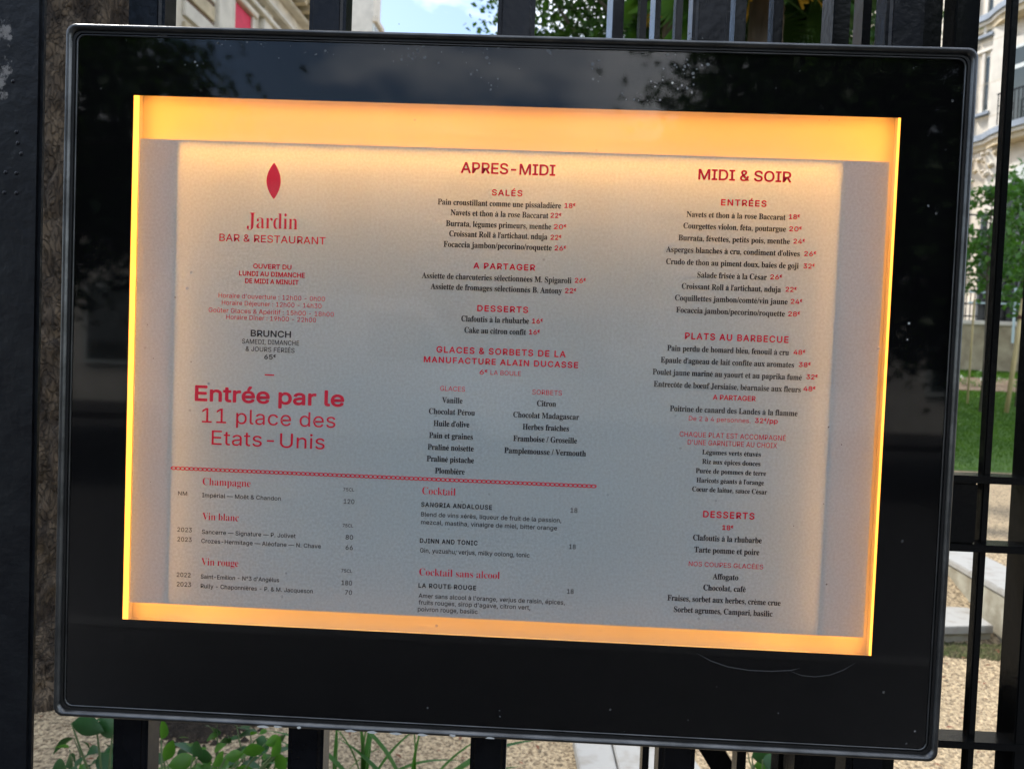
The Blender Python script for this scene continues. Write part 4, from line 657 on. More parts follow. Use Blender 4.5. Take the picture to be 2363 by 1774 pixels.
K2`.O.C.O.P._.R.k.U.s.[.x.d.{.p/#/'/#1U.{1d.x1p.s1x.k2$._2(.P2*.P260H260H2*0,2%0&1{/z1v/x1q/v1j/t1a/t1U/t0A1*1Q151_1<1j1?1t1:2#1+2(0m2*0m262M262M2*2F2*2(2#1`1i1<1H0^0h2<.g2N.V2T.S2].Q2g.P2g.C0e.C0e.P0x.Q1+.S1/.U13.Y14.^12.c1..k1'.u0(02/t0'/t/'/u.p/x.d0$.[0,.U08.R0H.P0H.C
L1y.O.C.O.P._.R.k.U.s.[.x.d.{.p/#/'/#1U.z1e.w1p.r1x.j2%._2(.O2*.O260M260M2*0.2&0'2#/{1x/x1r/u1k/t1a/t1U/t/)/v.g/x.b0#.^0(.Z0A.X0X.X0m.]1%.b15.i1B.s1N/&1Y/61d/H1m/_1z/_1g.C
M3d.N.C.N.P.^.R.i.U.r.[.w.d.{.p/#/&/#1X/#1c.z1k.y1r.u1w.q1{.k2%.N2*.N26/v261'/U22263W263W2*3H2'3=2$351w301o3-1d3,1U3,/+3,.w3..l30.d32.]37.X3<.T3V.P3V.C1c.C1c.P2%.V2+.Y2/._22.e24.m25.v26/)261e0k.C0].C/:1^/:/'/;.o/>.b/D.Y/M.T/Y.Q/j.P/j.C
N2R1h.;/;1@/;/&/;.o/>.c/C.Z/K.U/W.R/h.P/h.C.Q.C.Q.P.[.Q.e.R.l.T.r.W.v.].y.c.{.j/#.s/$/&/$1]._2&.Q2*.Q26/a261_/j1_1T1_1`1]1i1[1p1X1v1S1z1N2$122*12262H262H2*292(2-2%2&1x1z1p1w1d1v1T1v.;
O2k0U.;0=.<0&.A/j.I/T.S/B.`/1.o/#/'.o/:.f/O.^/f.Y0$.X0=.Y0U.^0m.f1*.o1?/#1R/21d/B1s/U2&/k210(280@2=0Y2>0r2=1/281E211Y2'1l1s2$1e231S2?1@2I1,2P0n2U0U2V0=2U0$2P/f2I/O2?/:22/'2$.o1l.`1X.S1C.I1-.A0o.<!0X.L10._1L/;1U0=1S0n1K1=1>1]1,1t0o2(0U2-0%1t/b1>/W0=/Z/e/c/=/p.v0)._0?.Q
P1s.O.C.O.P._.R.k.U.s.[.x.d.{.p/#/'/#1U.z1d.w1p.r1x.j2$._2(.O2*.O2602260Y250x21152+1E1{1R1q1^1d1f1T1k1D1m121i0q1_0Y1L0F14070n0/0G0,/t0,/t/'/u.p/x.d0$.[0+.U07.R0G.P0G.C!/t0>0)0>0?0@0Q0F0^0O0g0^0l0q0n100l1H0h1[0a1k0U1u0G1{042$0+2#0$1{/y1x/v1s/t1m/t1e
Q2k1U-E0p-N0@-l/w.B/`.L/I.Y/7.i/&.{.r/5.g/K._/c.Y0#.X0=.Y0U.^0m.f1*.o1?/#1R/21d/B1s/U2&/k210(280@2=0Y2>0r2=1/281E211Y2'1l1s2$1e231S2?1@2I1,2P0n2U0U2V0=2R/o2G/K25/+1u.i1U.R11.C1G-{1d-g2.-`29-a2D-b2Q-e2T-V26-M1r-G!0Y.L10._1M/;1V0=1S0n1K1=1>1]1,1t0o2(0U2-0%1t/b1>/W0=/Z/e/c/=/p.v0)._0?.Q
R2C.O.C.O.P._.R.k.U.s.[.x.d.{.p/#/'/#1U.z1d.w1p.r1x.j2$._2(.O2*.O2605260c24102,1M1y1b1h1n1P1s141j0h1P0L1&0:2%.j24.V29.S2?.Q2G.P2I.P2I.C17.C0)01/t01/t/'/u.p/x.d0$.[0+.U07.R0G.P0G.C!/t0A0+0A0B0C0U0I0d0S0n0c0t0v0v150o1]0[1u0:2$0.2#0&1z/y1w/v1q/t1g/t1Z
S1_.d.;.d/b.s/b/#/?///%/>.i/P.Z/f.Q0&.N07.P0F.U0R._0[.j0b.w0d/.0_/B0Q/T0;/c/e/z/J00/40?/$0O.r0a.k0u.i12.j1E.o1W.v1h/'1u/32(/A22/Q28/c2=/v2>0>2;0f210m2/0s2.0{201'251*2>172>171)1+1)1&1:0w1K0o1Z0d1g0X1r0L1{0?2)012-0$2./m2-/_2(/S1z/K1p/F1d/D1V/E1J/J1?/Q16/[1-/i1%/y0v0P0_0c0U0s0K1'0A12061:0+1@/x1C/k1F/^1G/N1E/:1@/'17.o1,.`0v.S0e.I0P.A0:.=/{.;/b.=/I.D/4.J/*.L/%.L.z.J.x.H.r.;
T1w/0.C/0.P/@.Q/L.T/U.Z/Z.d/_.p/`/'/`2&/Z2&/B2#/-1u.u1h.g1V.^1A.Y1(.K1(.K261n261n1'1a1'1R1W131u0[2&0W2&0W/'0X.o0[.c0b.Z0j.T0w.Q1/.P1/.C
U2R0L.9/{.=/Y.G/@.X//.q/%/8.{/`.{1U.y1d.v1p.q1x.i2$.^2(.N2*.N260F260F2*0*2%0$1{/y1v/v1q/s1U/s/S/t/8/z.{0*.j08.^0I.V0a.S18.`1U/)1`/c1`1U1_1d1[1o1U1w1M2$1@2'102*10262D262D2*262'2,2#2%1v1z1n1w1c1w1U1w/s1s/C1h.w1V.[1=.H0u.=
V1{01.9.e1W.T1u.M1{.D2'.82*.8260026002*/{2)/p2'/h2%/b1z/_1t/^1m/d1U0T/V1>1T1C1m1B1t1?1z192%112'1'2)0s2*0s262,262,2*1{2)1s2&1l1z1f1s1_1h1X1X0>.9
W3R/k.;.[1a.W1k.S1t.N1z.I2&.A2(.72*.726/s26/s2*/i2)/a2'/[2%/W1z/T1t/T1n/Y1Q09/^0t1B0i1e0e1o0`1w0Z2#0S2&0J2(0>2*0>262*262*2*1p2'1d1z1a1o1e1[2D/h2w1N3$1k3#1r2y1x2u2$2n2&2e2(2Z2*2Z263]263]2*3S2'3K2#3F1v3A1m3<1c371U2/.;1{.;1&0z/z.;
X2A.L.C.L.P.a.T.u.a/..v0#0./%1[.g1y.`2%.W2(.O2*.N2*.N260I260I2*0>2*0-2(0$1{/z1q/z1l0$1e0)1]0X0l1+1Q121^161h171p141z1(2'0n2*0n262826282*262*2'2(1t2$1h1w1]1m1P1a1E1Q0e0X1p.o2(.X2-.S24.Q2;.P2=.P2=.C0E.C0E.P0H.P0[.R0h.X0l.c0k.j0g.t0a/&0//t/R/'/L.w/I.n/H.f/L.Y/X.R/n.P/n.C
Y1y/7.C/7.P/F.R/R.U/Z.[/`.d/c.p/d/'/d/q.g1[.^1k.U1u.N2#.D2'.92).9260-260-2)0%2)/u2)/n2'/h2%/d1{/a1w/`1r/f1`0L0;131L191W1=1c1?1l1:1x1.2'0r2)0p2)0p262*262*2)1{2'1s2$1m1x1X1`0[0+0[/'0].p0`.d0e.[0l.U0x.R1/.P1/.C
Z2,.R.C.R.K0b2#032#/w1{/e1y/T1u/G1o/;1f/11Z/(1L.y1;.r1'.e1'.o261k261k2-/^.Y0E.Y0f.[1).d1?.r1Q/,1`/E1k/f1x/f1k.C
,/X.b-a/)-r/=.3/C.P/?.k/2.{.y/).i/%._.t.Z.e.^.V.g.L.t.H.u.4.o-z.b-j
./X.{/#.k.w.a.m.].^.a.M.k.C.{.>/1.C/;.M/@.^/;.m/1.w
//x.G.>.k.>/u2=/Q2=
 /w'''

def unpack(s):
    def c(ch):
        k = ord(ch)
        if k > 92: k -= 1
        return k - 35
    return c(s[0]) * 88 + c(s[1]) - 1000
def tidy(c):
    out = []
    for p in c:
        if out and abs(p[0] - out[-1][0]) + abs(p[1] - out[-1][1]) < 4: continue
        out.append(p)
    if len(out) > 3 and abs(out[0][0] - out[-1][0]) + abs(out[0][1] - out[-1][1]) < 4: out.pop()
    return out
def load_font(data):
    G = {}
    for ln in data.split('\n'):
        if not ln: continue
        ch, adv, rest = ln[0], unpack(ln[1:3]), ln[3:]
        cs = []
        for part in (rest.split('!') if rest else []):
            cs.append([(unpack(part[i:i + 2]), unpack(part[i + 2:i + 4])) for i in range(0, len(part), 4)])
        # every outline with its own holes becomes one layer, so overlapping strokes do not cancel out
        def area(c): return sum(c[i - 1][0] * c[i][1] - c[i][0] * c[i - 1][1] for i in range(len(c)))
        def inside(p, c):
            r = False
            for i in range(len(c)):
                (x0, y0), (x1, y1) = c[i - 1], c[i]
                if (y0 > p[1]) != (y1 > p[1]) and p[0] < (x1 - x0) * (p[1] - y0) / (y1 - y0) + x0: r = not r
            return r
        if cs:
            sg = area(max(cs, key=lambda c: abs(area(c)))) > 0
            outs = [c for c in cs if (area(c) > 0) == sg]; lay = []
            for k, c in enumerate(outs): lay.append((k, c))
            for c in cs:
                if (area(c) > 0) != sg:
                    k = [i for i, o in enumerate(outs) if inside(c[0], o)]
                    lay.append((k[0] if k else 0, c))
            cs = [(2 * k, c) for k, c in lay]
        cs = [(k, tidy(c)) for k, c in cs]
        G[ch] = (adv, cs)
    return G
FS, FR = load_font(SANS), load_font(SERIF)
ACC = {'é': ('e', 'a'), 'è': ('e', 'g'), 'ê': ('e', 'c'), 'à': ('a', 'g'), 'î': ('i', 'c'), 'ô': ('o', 'c'), 'û': ('u', 'c')}
def accent(kind, cx, y0):
    if kind == 'a': return [(cx - 22, y0), (cx + 12, y0 + 58), (cx + 52, y0 + 58), (cx + 4, y0)]
    if kind == 'g': return [(cx - 52, y0 + 58), (cx - 12, y0 + 58), (cx + 22, y0), (cx - 4, y0)]
    return [(cx - 55, y0), (cx - 14, y0 + 55), (cx + 14, y0 + 55), (cx + 55, y0), (cx + 28, y0), (cx, y0 + 28), (cx - 28, y0)]
def layout(text, style):
    """contours of a line in font units, cap height and advance"""
    serif = style in 'st'
    G = FR if serif else FS
    cap = 339. if serif else 254.
    track = 34 if style == 'B' else (0 if style in 'bM' else 4)
    if serif: track = -6
    x = 0; out = []
    for gi, ch in enumerate(text):
        sc, dy = 1.0, 0
        if ch == '^': ch, sc, dy = '€', .55, 118
        if ch == '_': out.append((0, [(x, 60), (x + 200, 60), (x + 200, 112), (x, 112)])); x += 200; continue
        if serif and ch == "'":
            out.append((0, [(x + 20, 340), (x + 75, 340), (x + 45, 220), (x + 25, 220)])); x += 80; continue
        if serif and ch == 'œ':
            for c2 in 'oe':
                adv, cs = G[c2]
                for k, c in cs: out.append((k + (c2 == 'e') * 6, [(x + a, b) for a, b in c]))
                x += adv - 36
            x += 30; continue
        acc = None
        if serif and ch in ACC: ch, acc = ACC[ch]
        if ch not in G: ch = {'É': 'E'}.get(ch, '-')
        adv, cs = G[ch]
        if acc and ch == 'i': cs = [(k, c) for k, c in cs if min(p[1] for p in c) < 200]
        for k, c in cs: out.append((k + gi % 2, [(x + a * sc, b * sc + dy) for a, b in c]))
        if acc: out.append((4 + gi % 2, [(x + a, b) for a, b in accent(acc, adv / 2, 262)]))
        x += adv * sc + track
    return out, cap, x - track
def text_contours(text, style, x0, x1, z, caph):
    cs, cap, adv = layout(text, style)
    xs = [p[0] for k, c in cs for p in c]
    a, b = min(xs), max(xs)
    sx = (x1 - x0) / (b - a); sz = caph / cap
    if style == 't': sz *= 1.0
    return [(k, [(x0 + (px - a) * sx, z + py * sz) for px, py in c]) for k, c in cs]
OFF = {'b': .042, 'B': .048, 'M': .034, 'm': .014, 'l': 0, 's': .014, 't': -.014}
def lettering(name, row, m):
    text, st, x0, x1, z, caph = row
    cs = text_contours(text, st, x0, x1, z, caph)
    V = []; F = []
    for layer in sorted(set(k for k, c in cs)):
        cu = bpy.data.curves.new(name, 'CURVE'); cu.dimensions = '2D'; cu.fill_mode = 'BOTH'
        for k, c in cs:
            if k != layer: continue
            sp = cu.splines.new('POLY'); sp.points.add(len(c) - 1)
            for i, (px, pz) in enumerate(c): sp.points[i].co = (px, pz, 0, 1)
            sp.use_cyclic_u = True
        if OFF[st] < 0: cu.offset = OFF[st] * caph
        o = bpy.data.objects.new('tmp', cu); me = o.to_mesh(); b = len(V)
        w = max(0, OFF[st]) * caph; nc = (8 if caph > .009 else 4) if w > 0 else 1
        for q in range(nc):        # a heavier weight is the same stroke laid a hair to each side
            dx, dz = (w * cos(2 * pi * q / nc), w * sin(2 * pi * q / nc)); b = len(V)
            V += [(v.co.x + dx, -.0003 - .00002 * layer - .000002 * q, v.co.y + dz) for v in me.vertices]; F += [tuple(b + i for i in p.vertices) for p in me.polygons]
        o.to_mesh_clear(); bpy.data.objects.remove(o); bpy.data.curves.remove(cu)
    return link(name, mesh(name, V, F), m, poster)
ROWS = [
    ('Jardin', 't', 'r', -0.31371, -0.25186, 0.18361, 0.01858, 'restaurant_name'),
    ('BAR & RESTAURANT', 'm', 'r', -0.3462, -0.21799, 0.16709, 0.00848, 'restaurant_name'),
    ('OUVERT DU', 'b', 'r', -0.30418, -0.25826, 0.13586, 0.0054, 'opening_days'),
    ('LUNDI AU DIMANCHE', 'b', 'r', -0.32106, -0.24172, 0.12675, 0.00541, 'opening_days'),
    ('DE MIDI A MINUIT', 'b', 'r', -0.31349, -0.24901, 0.118, 0.00541, 'opening_days'),
    ("Horaire d'ouverture : 12h00 - 0h00", 'l', 'r', -0.34548, -0.21644, 0.09941, 0.00542, 'opening_hours'),
    ('Horaire Déjeuner : 12h00 - 14h30', 'l', 'r', -0.34132, -0.22047, 0.0909, 0.00543, 'opening_hours'),
    ('Goûter Glaces & Apéritif : 15h00 - 18h00', 'l', 'r', -0.35709, -0.20523, 0.08152, 0.00543, 'opening_hours'),
    ('Horaire Dîner : 19h00 - 22h00', 'l', 'r', -0.33537, -0.22647, 0.07391, 0.00543, 'opening_hours'),
    ('BRUNCH', 'b', 'd', -0.30495, -0.25654, 0.05452, 0.00737, 'brunch_notice'),
    ('SAMEDI, DIMANCHE', 'm', 'd', -0.31545, -0.24609, 0.04543, 0.00544, 'brunch_notice'),
    ('& JOURS FÉRIÉS', 'm', 'd', -0.31075, -0.25145, 0.03653, 0.00544, 'brunch_notice'),
    ('65^', 'b', 'd', -0.28782, -0.27407, 0.02769, 0.00544, 'brunch_notice'),
    ('_', 'b', 'r', -0.28658, -0.27544, 0.00696, 0.00519, 'dash'),
    ('Entrée par le', 'b', 'r', -0.37058, -0.19018, -0.02543, 0.01773, 'entrance_notice'),
    ('11 place des', 'l', 'r', -0.362, -0.19915, -0.05174, 0.0175, 'entrance_notice'),
    ('Etats-Unis', 'l', 'r', -0.34944, -0.21141, -0.07818, 0.01726, 'entrance_notice'),
    ('Champagne', 't', 'r', -0.35915, -0.30024, -0.12768, 0.00893, 'drinks_heading'),
    ('75CL', 'm', 'd', -0.18715, -0.17379, -0.12764, 0.00392, 'bottle_size'),
    ('NM', 'm', 'd', -0.38889, -0.37789, -0.14148, 0.00474, 'vintage'),
    ('Impérial — Moët & Chandon', 'm', 'd', -0.3593, -0.26293, -0.14255, 0.005, 'wine_line'),
    ('120', 'm', 'd', -0.18615, -0.17331, -0.14278, 0.00549, 'wine_price'),
    ('Vin blanc', 't', 'r', -0.3586, -0.3136, -0.17019, 0.00869, 'drinks_heading'),
    ('75CL', 'm', 'd', -0.18656, -0.17371, -0.17125, 0.00393, 'bottle_size'),
    ('2023', 'm', 'd', -0.38874, -0.37095, -0.18607, 0.00528, 'vintage'),
    ('Sancerre — Signature — P. Jolivet', 'm', 'd', -0.35856, -0.2436, -0.18735, 0.00501, 'wine_line'),
    ('80', 'm', 'd', -0.18242, -0.1735, -0.18617, 0.00551, 'wine_price'),
    ('2023', 'm', 'd', -0.38845, -0.37092, -0.19783, 0.00528, 'vintage'),
    ('Crozes-Hermitage — Aléofane — N. Chave', 'm', 'd', -0.35895, -0.21234, -0.19846, 0.00502, 'wine_line'),
    ('66', 'm', 'd', -0.18202, -0.17349, -0.19864, 0.00551, 'wine_price'),
    ('Vin rouge', 't', 'r', -0.35852, -0.31251, -0.2257, 0.00873, 'drinks_heading'),
    ('75CL', 'm', 'd', -0.1864, -0.17326, -0.22649, 0.00395, 'bottle_size'),
    ('2022', 'm', 'd', -0.3882, -0.37117, -0.2414, 0.0053, 'vintage'),
    ("Saint-Emilion - N°3 d'Angélus", 'm', 'd', -0.35851, -0.26219, -0.24213, 0.00503, 'wine_line'),
    ('180', 'm', 'd', -0.18565, -0.17304, -0.24188, 0.00553, 'wine_price'),
    ('2023', 'm', 'd', -0.38791, -0.37021, -0.25307, 0.00531, 'vintage'),
    ('Rully - Chaponnières - P. & M. Jacqueson', 'm', 'd', -0.35821, -0.22055, -0.25379, 0.00504, 'wine_line'),
    ('70', 'm', 'd', -0.18095, -0.17266, -0.25354, 0.00554, 'wine_price'),
    ('APRES-MIDI', 'M', 'r', -0.05863, 0.05263, 0.25729, 0.01222, 'menu_heading'),
    ('SALÉS', 'B', 'r', -0.02096, 0.01477, 0.23195, 0.0067, 'section_heading'),
    ('Pain croustillant comme une pissaladière', 's', 'd', -0.08504, 0.06129, 0.219, 0.00672, 'dish_line'),
    ('18^', 'b', 'r', 0.06544, 0.07812, 0.21996, 0.0054, 'price'),
    ('Navets et thon à la rose Baccarat', 's', 'd', -0.06919, 0.04689, 0.20685, 0.00672, 'dish_line'),
    ('22^', 'b', 'r', 0.04947, 0.06204, 0.20797, 0.00541, 'price'),
    ('Burrata, légumes primeurs, menthe', 's', 'd', -0.07434, 0.05065, 0.19399, 0.00673, 'dish_line'),
    ('20^', 'b', 'r', 0.05389, 0.06854, 0.19483, 0.00541, 'price'),
    ("Croissant Roll à l'artichaut, nduja", 's', 'd', -0.06999, 0.04659, 0.18196, 0.00673, 'dish_line'),
    ('22^', 'b', 'r', 0.05051, 0.06309, 0.18219, 0.00542, 'price'),
    ('Focaccia jambon/pecorino/roquette', 's', 'd', -0.07633, 0.05229, 0.16929, 0.00674, 'dish_line'),
    ('26^', 'b', 'r', 0.05582, 0.06918, 0.16971, 0.00542, 'price'),
    ('A PARTAGER', 'B', 'r', -0.03961, 0.03339, 0.14499, 0.00674, 'section_heading'),
    ('Assiette de charcuteries sélectionnées M. Spigaroli', 's', 'd', -0.10095, 0.07718, 0.13137, 0.00676, 'dish_line'),
    ('26^', 'b', 'r', 0.08136, 0.09407, 0.13244, 0.00543, 'price'),
    ('Assiette de fromages sélectionnés B. Antony', 's', 'd', -0.09001, 0.0664, 0.11887, 0.00677, 'dish_line'),
    ('22^', 'b', 'r', 0.07019, 0.0833, 0.11998, 0.00544, 'price'),
    ('DESSERTS', 'B', 'r', -0.03317, 0.02704, 0.09475, 0.00677, 'section_heading'),
    ('Clafoutis à la rhubarbe', 's', 'd', -0.05195, 0.02885, 0.08179, 0.00678, 'dish_line'),
    ('16^', 'b', 'r', 0.03263, 0.04502, 0.0826, 0.00546, 'price'),
    ('Cake au citron confit', 's', 'd', -0.04772, 0.02584, 0.06844, 0.00667, 'dish_line'),
    ('16^', 'b', 'r', 0.02943, 0.04199, 0.06943, 0.00537, 'price'),
    ('GLACES & SORBETS DE LA', 'B', 'r', -0.08015, 0.07373, 0.0438, 0.00707, 'section_heading'),
    ('MANUFACTURE ALAIN DUCASSE', 'B', 'r', -0.09487, 0.0892, 0.03163, 0.0067, 'section_heading'),
    ('6^', 'b', 'r', -0.0276, -0.01845, 0.01969, 0.0054, 'price'),
    ('LA BOULE', 'l', 'r', -0.0147, 0.02173, 0.01955, 0.0054, 'scoop_note'),
    ('GLACES', 'l', 'r', -0.07426, -0.04451, -0.0019, 0.00568, 'flavour_heading'),
    ('SORBETS', 'l', 'r', 0.0361, 0.07142, -0.00187, 0.00566, 'flavour_heading'),
    ('Vanille', 's', 'd', -0.07154, -0.04696, -0.01627, 0.00671, 'flavour_line'),
    ('Citron', 's', 'd', 0.04218, 0.06492, -0.01554, 0.00669, 'flavour_line'),
    ('Chocolat Pérou', 's', 'd', -0.08687, -0.03159, -0.0301, 0.00672, 'flavour_line'),
    ('Chocolat Madagascar', 's', 'd', 0.01441, 0.09309, -0.0301, 0.0067, 'flavour_line'),
    ("Huile d'olive", 's', 'd', -0.08078, -0.03778, -0.0445, 0.00673, 'flavour_line'),
    ('Herbes fraîches', 's', 'd', 0.02618, 0.08149, -0.04421, 0.00671, 'flavour_line'),
    ('Pain et graines', 's', 'd', -0.08559, -0.03297, -0.05897, 0.00674, 'flavour_line'),
    ('Framboise / Groseille', 's', 'd', 0.01551, 0.09171, -0.0585, 0.00672, 'flavour_line'),
    ('Praliné noisette', 's', 'd', -0.08691, -0.03154, -0.07318, 0.00675, 'flavour_line'),
    ('Pamplemousse / Vermouth', 's', 'd', 0.00537, 0.10297, -0.0733, 0.00673, 'flavour_line'),
    ('Praliné pistache', 's', 'd', -0.08746, -0.03063, -0.08724, 0.00675, 'flavour_line'),
    ('Plombière', 's', 'd', -0.07695, -0.04125, -0.10137, 0.00676, 'flavour_line'),
    ('Cocktail', 't', 'r', -0.09166, -0.05122, -0.12719, 0.00886, 'drinks_heading'),
    ('SANGRIA ANDALOUSE', 'B', 'd', -0.09205, -0.00695, -0.14222, 0.00522, 'cocktail_name'),
    ('18', 'm', 'd', 0.08746, 0.09558, -0.1414, 0.00545, 'cocktail_price'),
    ('Blend de vins xérès, liqueur de fruit de la passion,', 'm', 'd', -0.0919, 0.07689, -0.15398, 0.00522, 'ingredients'),
    ('mezcal, mastiha, vinaigre de miel, bitter orange', 'm', 'd', -0.09156, 0.07212, -0.16351, 0.00522, 'ingredients'),
    ('DJINN AND TONIC', 'B', 'd', -0.09208, -0.02282, -0.18606, 0.00523, 'cocktail_name'),
    ('18', 'm', 'd', 0.08772, 0.09533, -0.18525, 0.00546, 'cocktail_price'),
    ('Gin, yuzushu, verjus, milky oolong, tonic', 'm', 'd', -0.09167, 0.04053, -0.19784, 0.00524, 'ingredients'),
    ('Cocktail sans alcool', 't', 'r', -0.09175, 0.00569, -0.22568, 0.00866, 'drinks_heading'),
    ('LA ROUTE ROUGE', 'B', 'd', -0.09189, -0.02236, -0.24055, 0.00525, 'cocktail_name'),
    ('18', 'm', 'd', 0.08737, 0.09512, -0.23948, 0.00549, 'cocktail_price'),
    ("Amer sans alcool à l'orange, verjus de raisin, épices,", 'm', 'd', -0.09145, 0.08506, -0.25303, 0.00526, 'ingredients'),
    ("fruits rouges, sirop d'agave, citron vert,", 'm', 'd', -0.09117, 0.04393, -0.26118, 0.00526, 'ingredients'),
    ('poivron rouge, basilic', 'm', 'd', -0.0918, -0.01946, -0.26939, 0.00526, 'ingredients'),
    ('MIDI & SOIR', 'M', 'r', 0.22138, 0.32902, 0.25832, 0.01191, 'menu_heading'),
    ('ENTRÉES', 'B', 'r', 0.24919, 0.30169, 0.22905, 0.00691, 'section_heading'),
    ('Navets et thon à la rose Baccarat', 's', 'd', 0.20931, 0.32473, 0.21425, 0.00655, 'dish_line'),
    ('18^', 'b', 'r', 0.3287, 0.34122, 0.21572, 0.00527, 'price'),
    ('Courgettes violon, féta, poutargue', 's', 'd', 0.20615, 0.32591, 0.20064, 0.00655, 'dish_line'),
    ('20^', 'b', 'r', 0.32979, 0.34419, 0.20167, 0.00527, 'price'),
    ('Burrata, févettes, petits pois, menthe', 's', 'd', 0.20111, 0.33113, 0.18645, 0.00656, 'dish_line'),
    ('24^', 'b', 'r', 0.33552, 0.34855, 0.1874, 0.00528, 'price'),
    ("Asperges blanches à cru, condiment d'olives", 's', 'd', 0.1872, 0.34337, 0.17243, 0.00657, 'dish_line'),
    ('26^', 'b', 'r', 0.34865, 0.36242, 0.17337, 0.00528, 'price'),
    ('Crudo de thon au piment doux, baies de goji', 's', 'd', 0.18785, 0.34284, 0.15814, 0.00658, 'dish_line'),
    ('32^', 'b', 'r', 0.34851, 0.36142, 0.15887, 0.00529, 'price'),
    ('Salade frisée à la César', 's', 'd', 0.22522, 0.30654, 0.14362, 0.00658, 'dish_line'),
    ('26^', 'b', 'r', 0.31066, 0.32411, 0.14478, 0.0053, 'price'),
    ("Croissant Roll à l'artichaut, nduja", 's', 'd', 0.20751, 0.32356, 0.1298, 0.00659, 'dish_line'),
    ('22^', 'b', 'r', 0.32921, 0.34177, 0.1309, 0.0053, 'price'),
    ('Coquillettes jambon/comté/vin jaune', 's', 'd', 0.20017, 0.33217, 0.11582, 0.0066, 'dish_line'),
    ('24^', 'b', 'r', 0.33595, 0.34901, 0.11698, 0.0053, 'price'),
    ('Focaccia jambon/pecorino/roquette', 's', 'd', 0.20221, 0.32962, 0.10165, 0.0066, 'dish_line'),
    ('28^', 'b', 'r', 0.33354, 0.34724, 0.10233, 0.00531, 'price'),
    ('PLATS AU BARBECUE', 'B', 'r', 0.21428, 0.33531, 0.07097, 0.00725, 'section_heading'),
    ('Pain perdu de homard bleu, fenouil à cru', 's', 'd', 0.19374, 0.33667, 0.05628, 0.00663, 'dish_line'),
    ('48^', 'b', 'r', 0.3421, 0.35557, 0.05754, 0.00533, 'price'),
    ("Epaule d'agneau de lait confite aux aromates", 's', 'd', 0.18675, 0.34343, 0.04196, 0.00663, 'dish_line'),
    ('38^', 'b', 'r', 0.34901, 0.3626, 0.04318, 0.00533, 'price'),
    ('Poulet jaune mariné au yaourt et au paprika fumé', 's', 'd', 0.17785, 0.35322, 0.02754, 0.00664, 'dish_line'),
    ('32^', 'b', 'r', 0.35854, 0.3715, 0.02918, 0.00534, 'price'),
    ('Entrecôte de bœuf Jersiaise, béarnaise aux fleurs', 's', 'd', 0.17977, 0.35269, 0.01315, 0.00665, 'dish_line'),
    ('48^', 'b', 'r', 0.35586, 0.36971, 0.01506, 0.00534, 'price'),
    ('A PARTAGER', 'b', 'r', 0.25031, 0.30034, 0.0006, 0.00562, 'section_heading'),
    ('Poitrine de canard des Landes à la flamme', 's', 'd', 0.20016, 0.35036, -0.01514, 0.00666, 'dish_line'),
    ('De 2 à 4 personnes.', 'l', 'r', 0.22293, 0.29591, -0.0255, 0.00538, 'sharing_note'),
    ('32^/pp', 'b', 'r', 0.30099, 0.32756, -0.02485, 0.00537, 'price'),
    ('CHAQUE PLAT EST ACCOMPAGNÉ', 'l', 'r', 0.21299, 0.33822, -0.0448, 0.0059, 'side_dish_note'),
    ("D'UNE GARNITURE AU CHOIX", 'l', 'r', 0.22297, 0.32832, -0.05402, 0.0059, 'side_dish_note'),
    ('Légumes verts étuvés', 's', 'd', 0.24068, 0.30989, -0.06498, 0.00565, 'side_dish_line'),
    ('Riz aux épices douces', 's', 'd', 0.2412, 0.3098, -0.07615, 0.00565, 'side_dish_line'),
    ('Purée de pommes de terre', 's', 'd', 0.23408, 0.31707, -0.08741, 0.00566, 'side_dish_line'),
    ("Haricots géants à l'orange", 's', 'd', 0.2355, 0.31509, -0.09859, 0.00566, 'side_dish_line'),
    ('Cœur de laitue, sauce César', 's', 'd', 0.2309, 0.31943, -0.10951, 0.00567, 'side_dish_line'),
    ('DESSERTS', 'B', 'r', 0.24547, 0.30569, -0.13988, 0.00736, 'section_heading'),
    ('18^', 'b', 'r', 0.26872, 0.28146, -0.15396, 0.00542, 'price'),
    ('Clafoutis à la rhubarbe', 's', 'd', 0.23464, 0.31584, -0.16808, 0.00673, 'dish_line'),
    ('Tarte pomme et poire', 's', 'd', 0.23684, 0.31375, -0.18238, 0.00673, 'dish_line'),
    ('NOS COUPES GLACÉES', 'l', 'r', 0.23096, 0.31902, -0.19915, 0.00545, 'flavour_heading'),
    ('Affogato', 's', 'd', 0.26006, 0.29045, -0.21377, 0.00674, 'dish_line'),
    ('Chocolat, café', 's', 'd', 0.24958, 0.29978, -0.22753, 0.00675, 'dish_line'),
    ('Fraises, sorbet aux herbes, crème crue', 's', 'd', 0.20752, 0.34186, -0.24193, 0.00677, 'dish_line'),
    ('Sorbet agrumes, Campari, basilic', 's', 'd', 0.21585, 0.33299, -0.25549, 0.00677, 'dish_line'),
]

for (text, st, col, x0, x1, z, caph, nm) in ROWS:
    lettering(nm, (text, st, x0, x1, z, caph), M['ink_red'] if col == 'r' else M['ink_dark'])
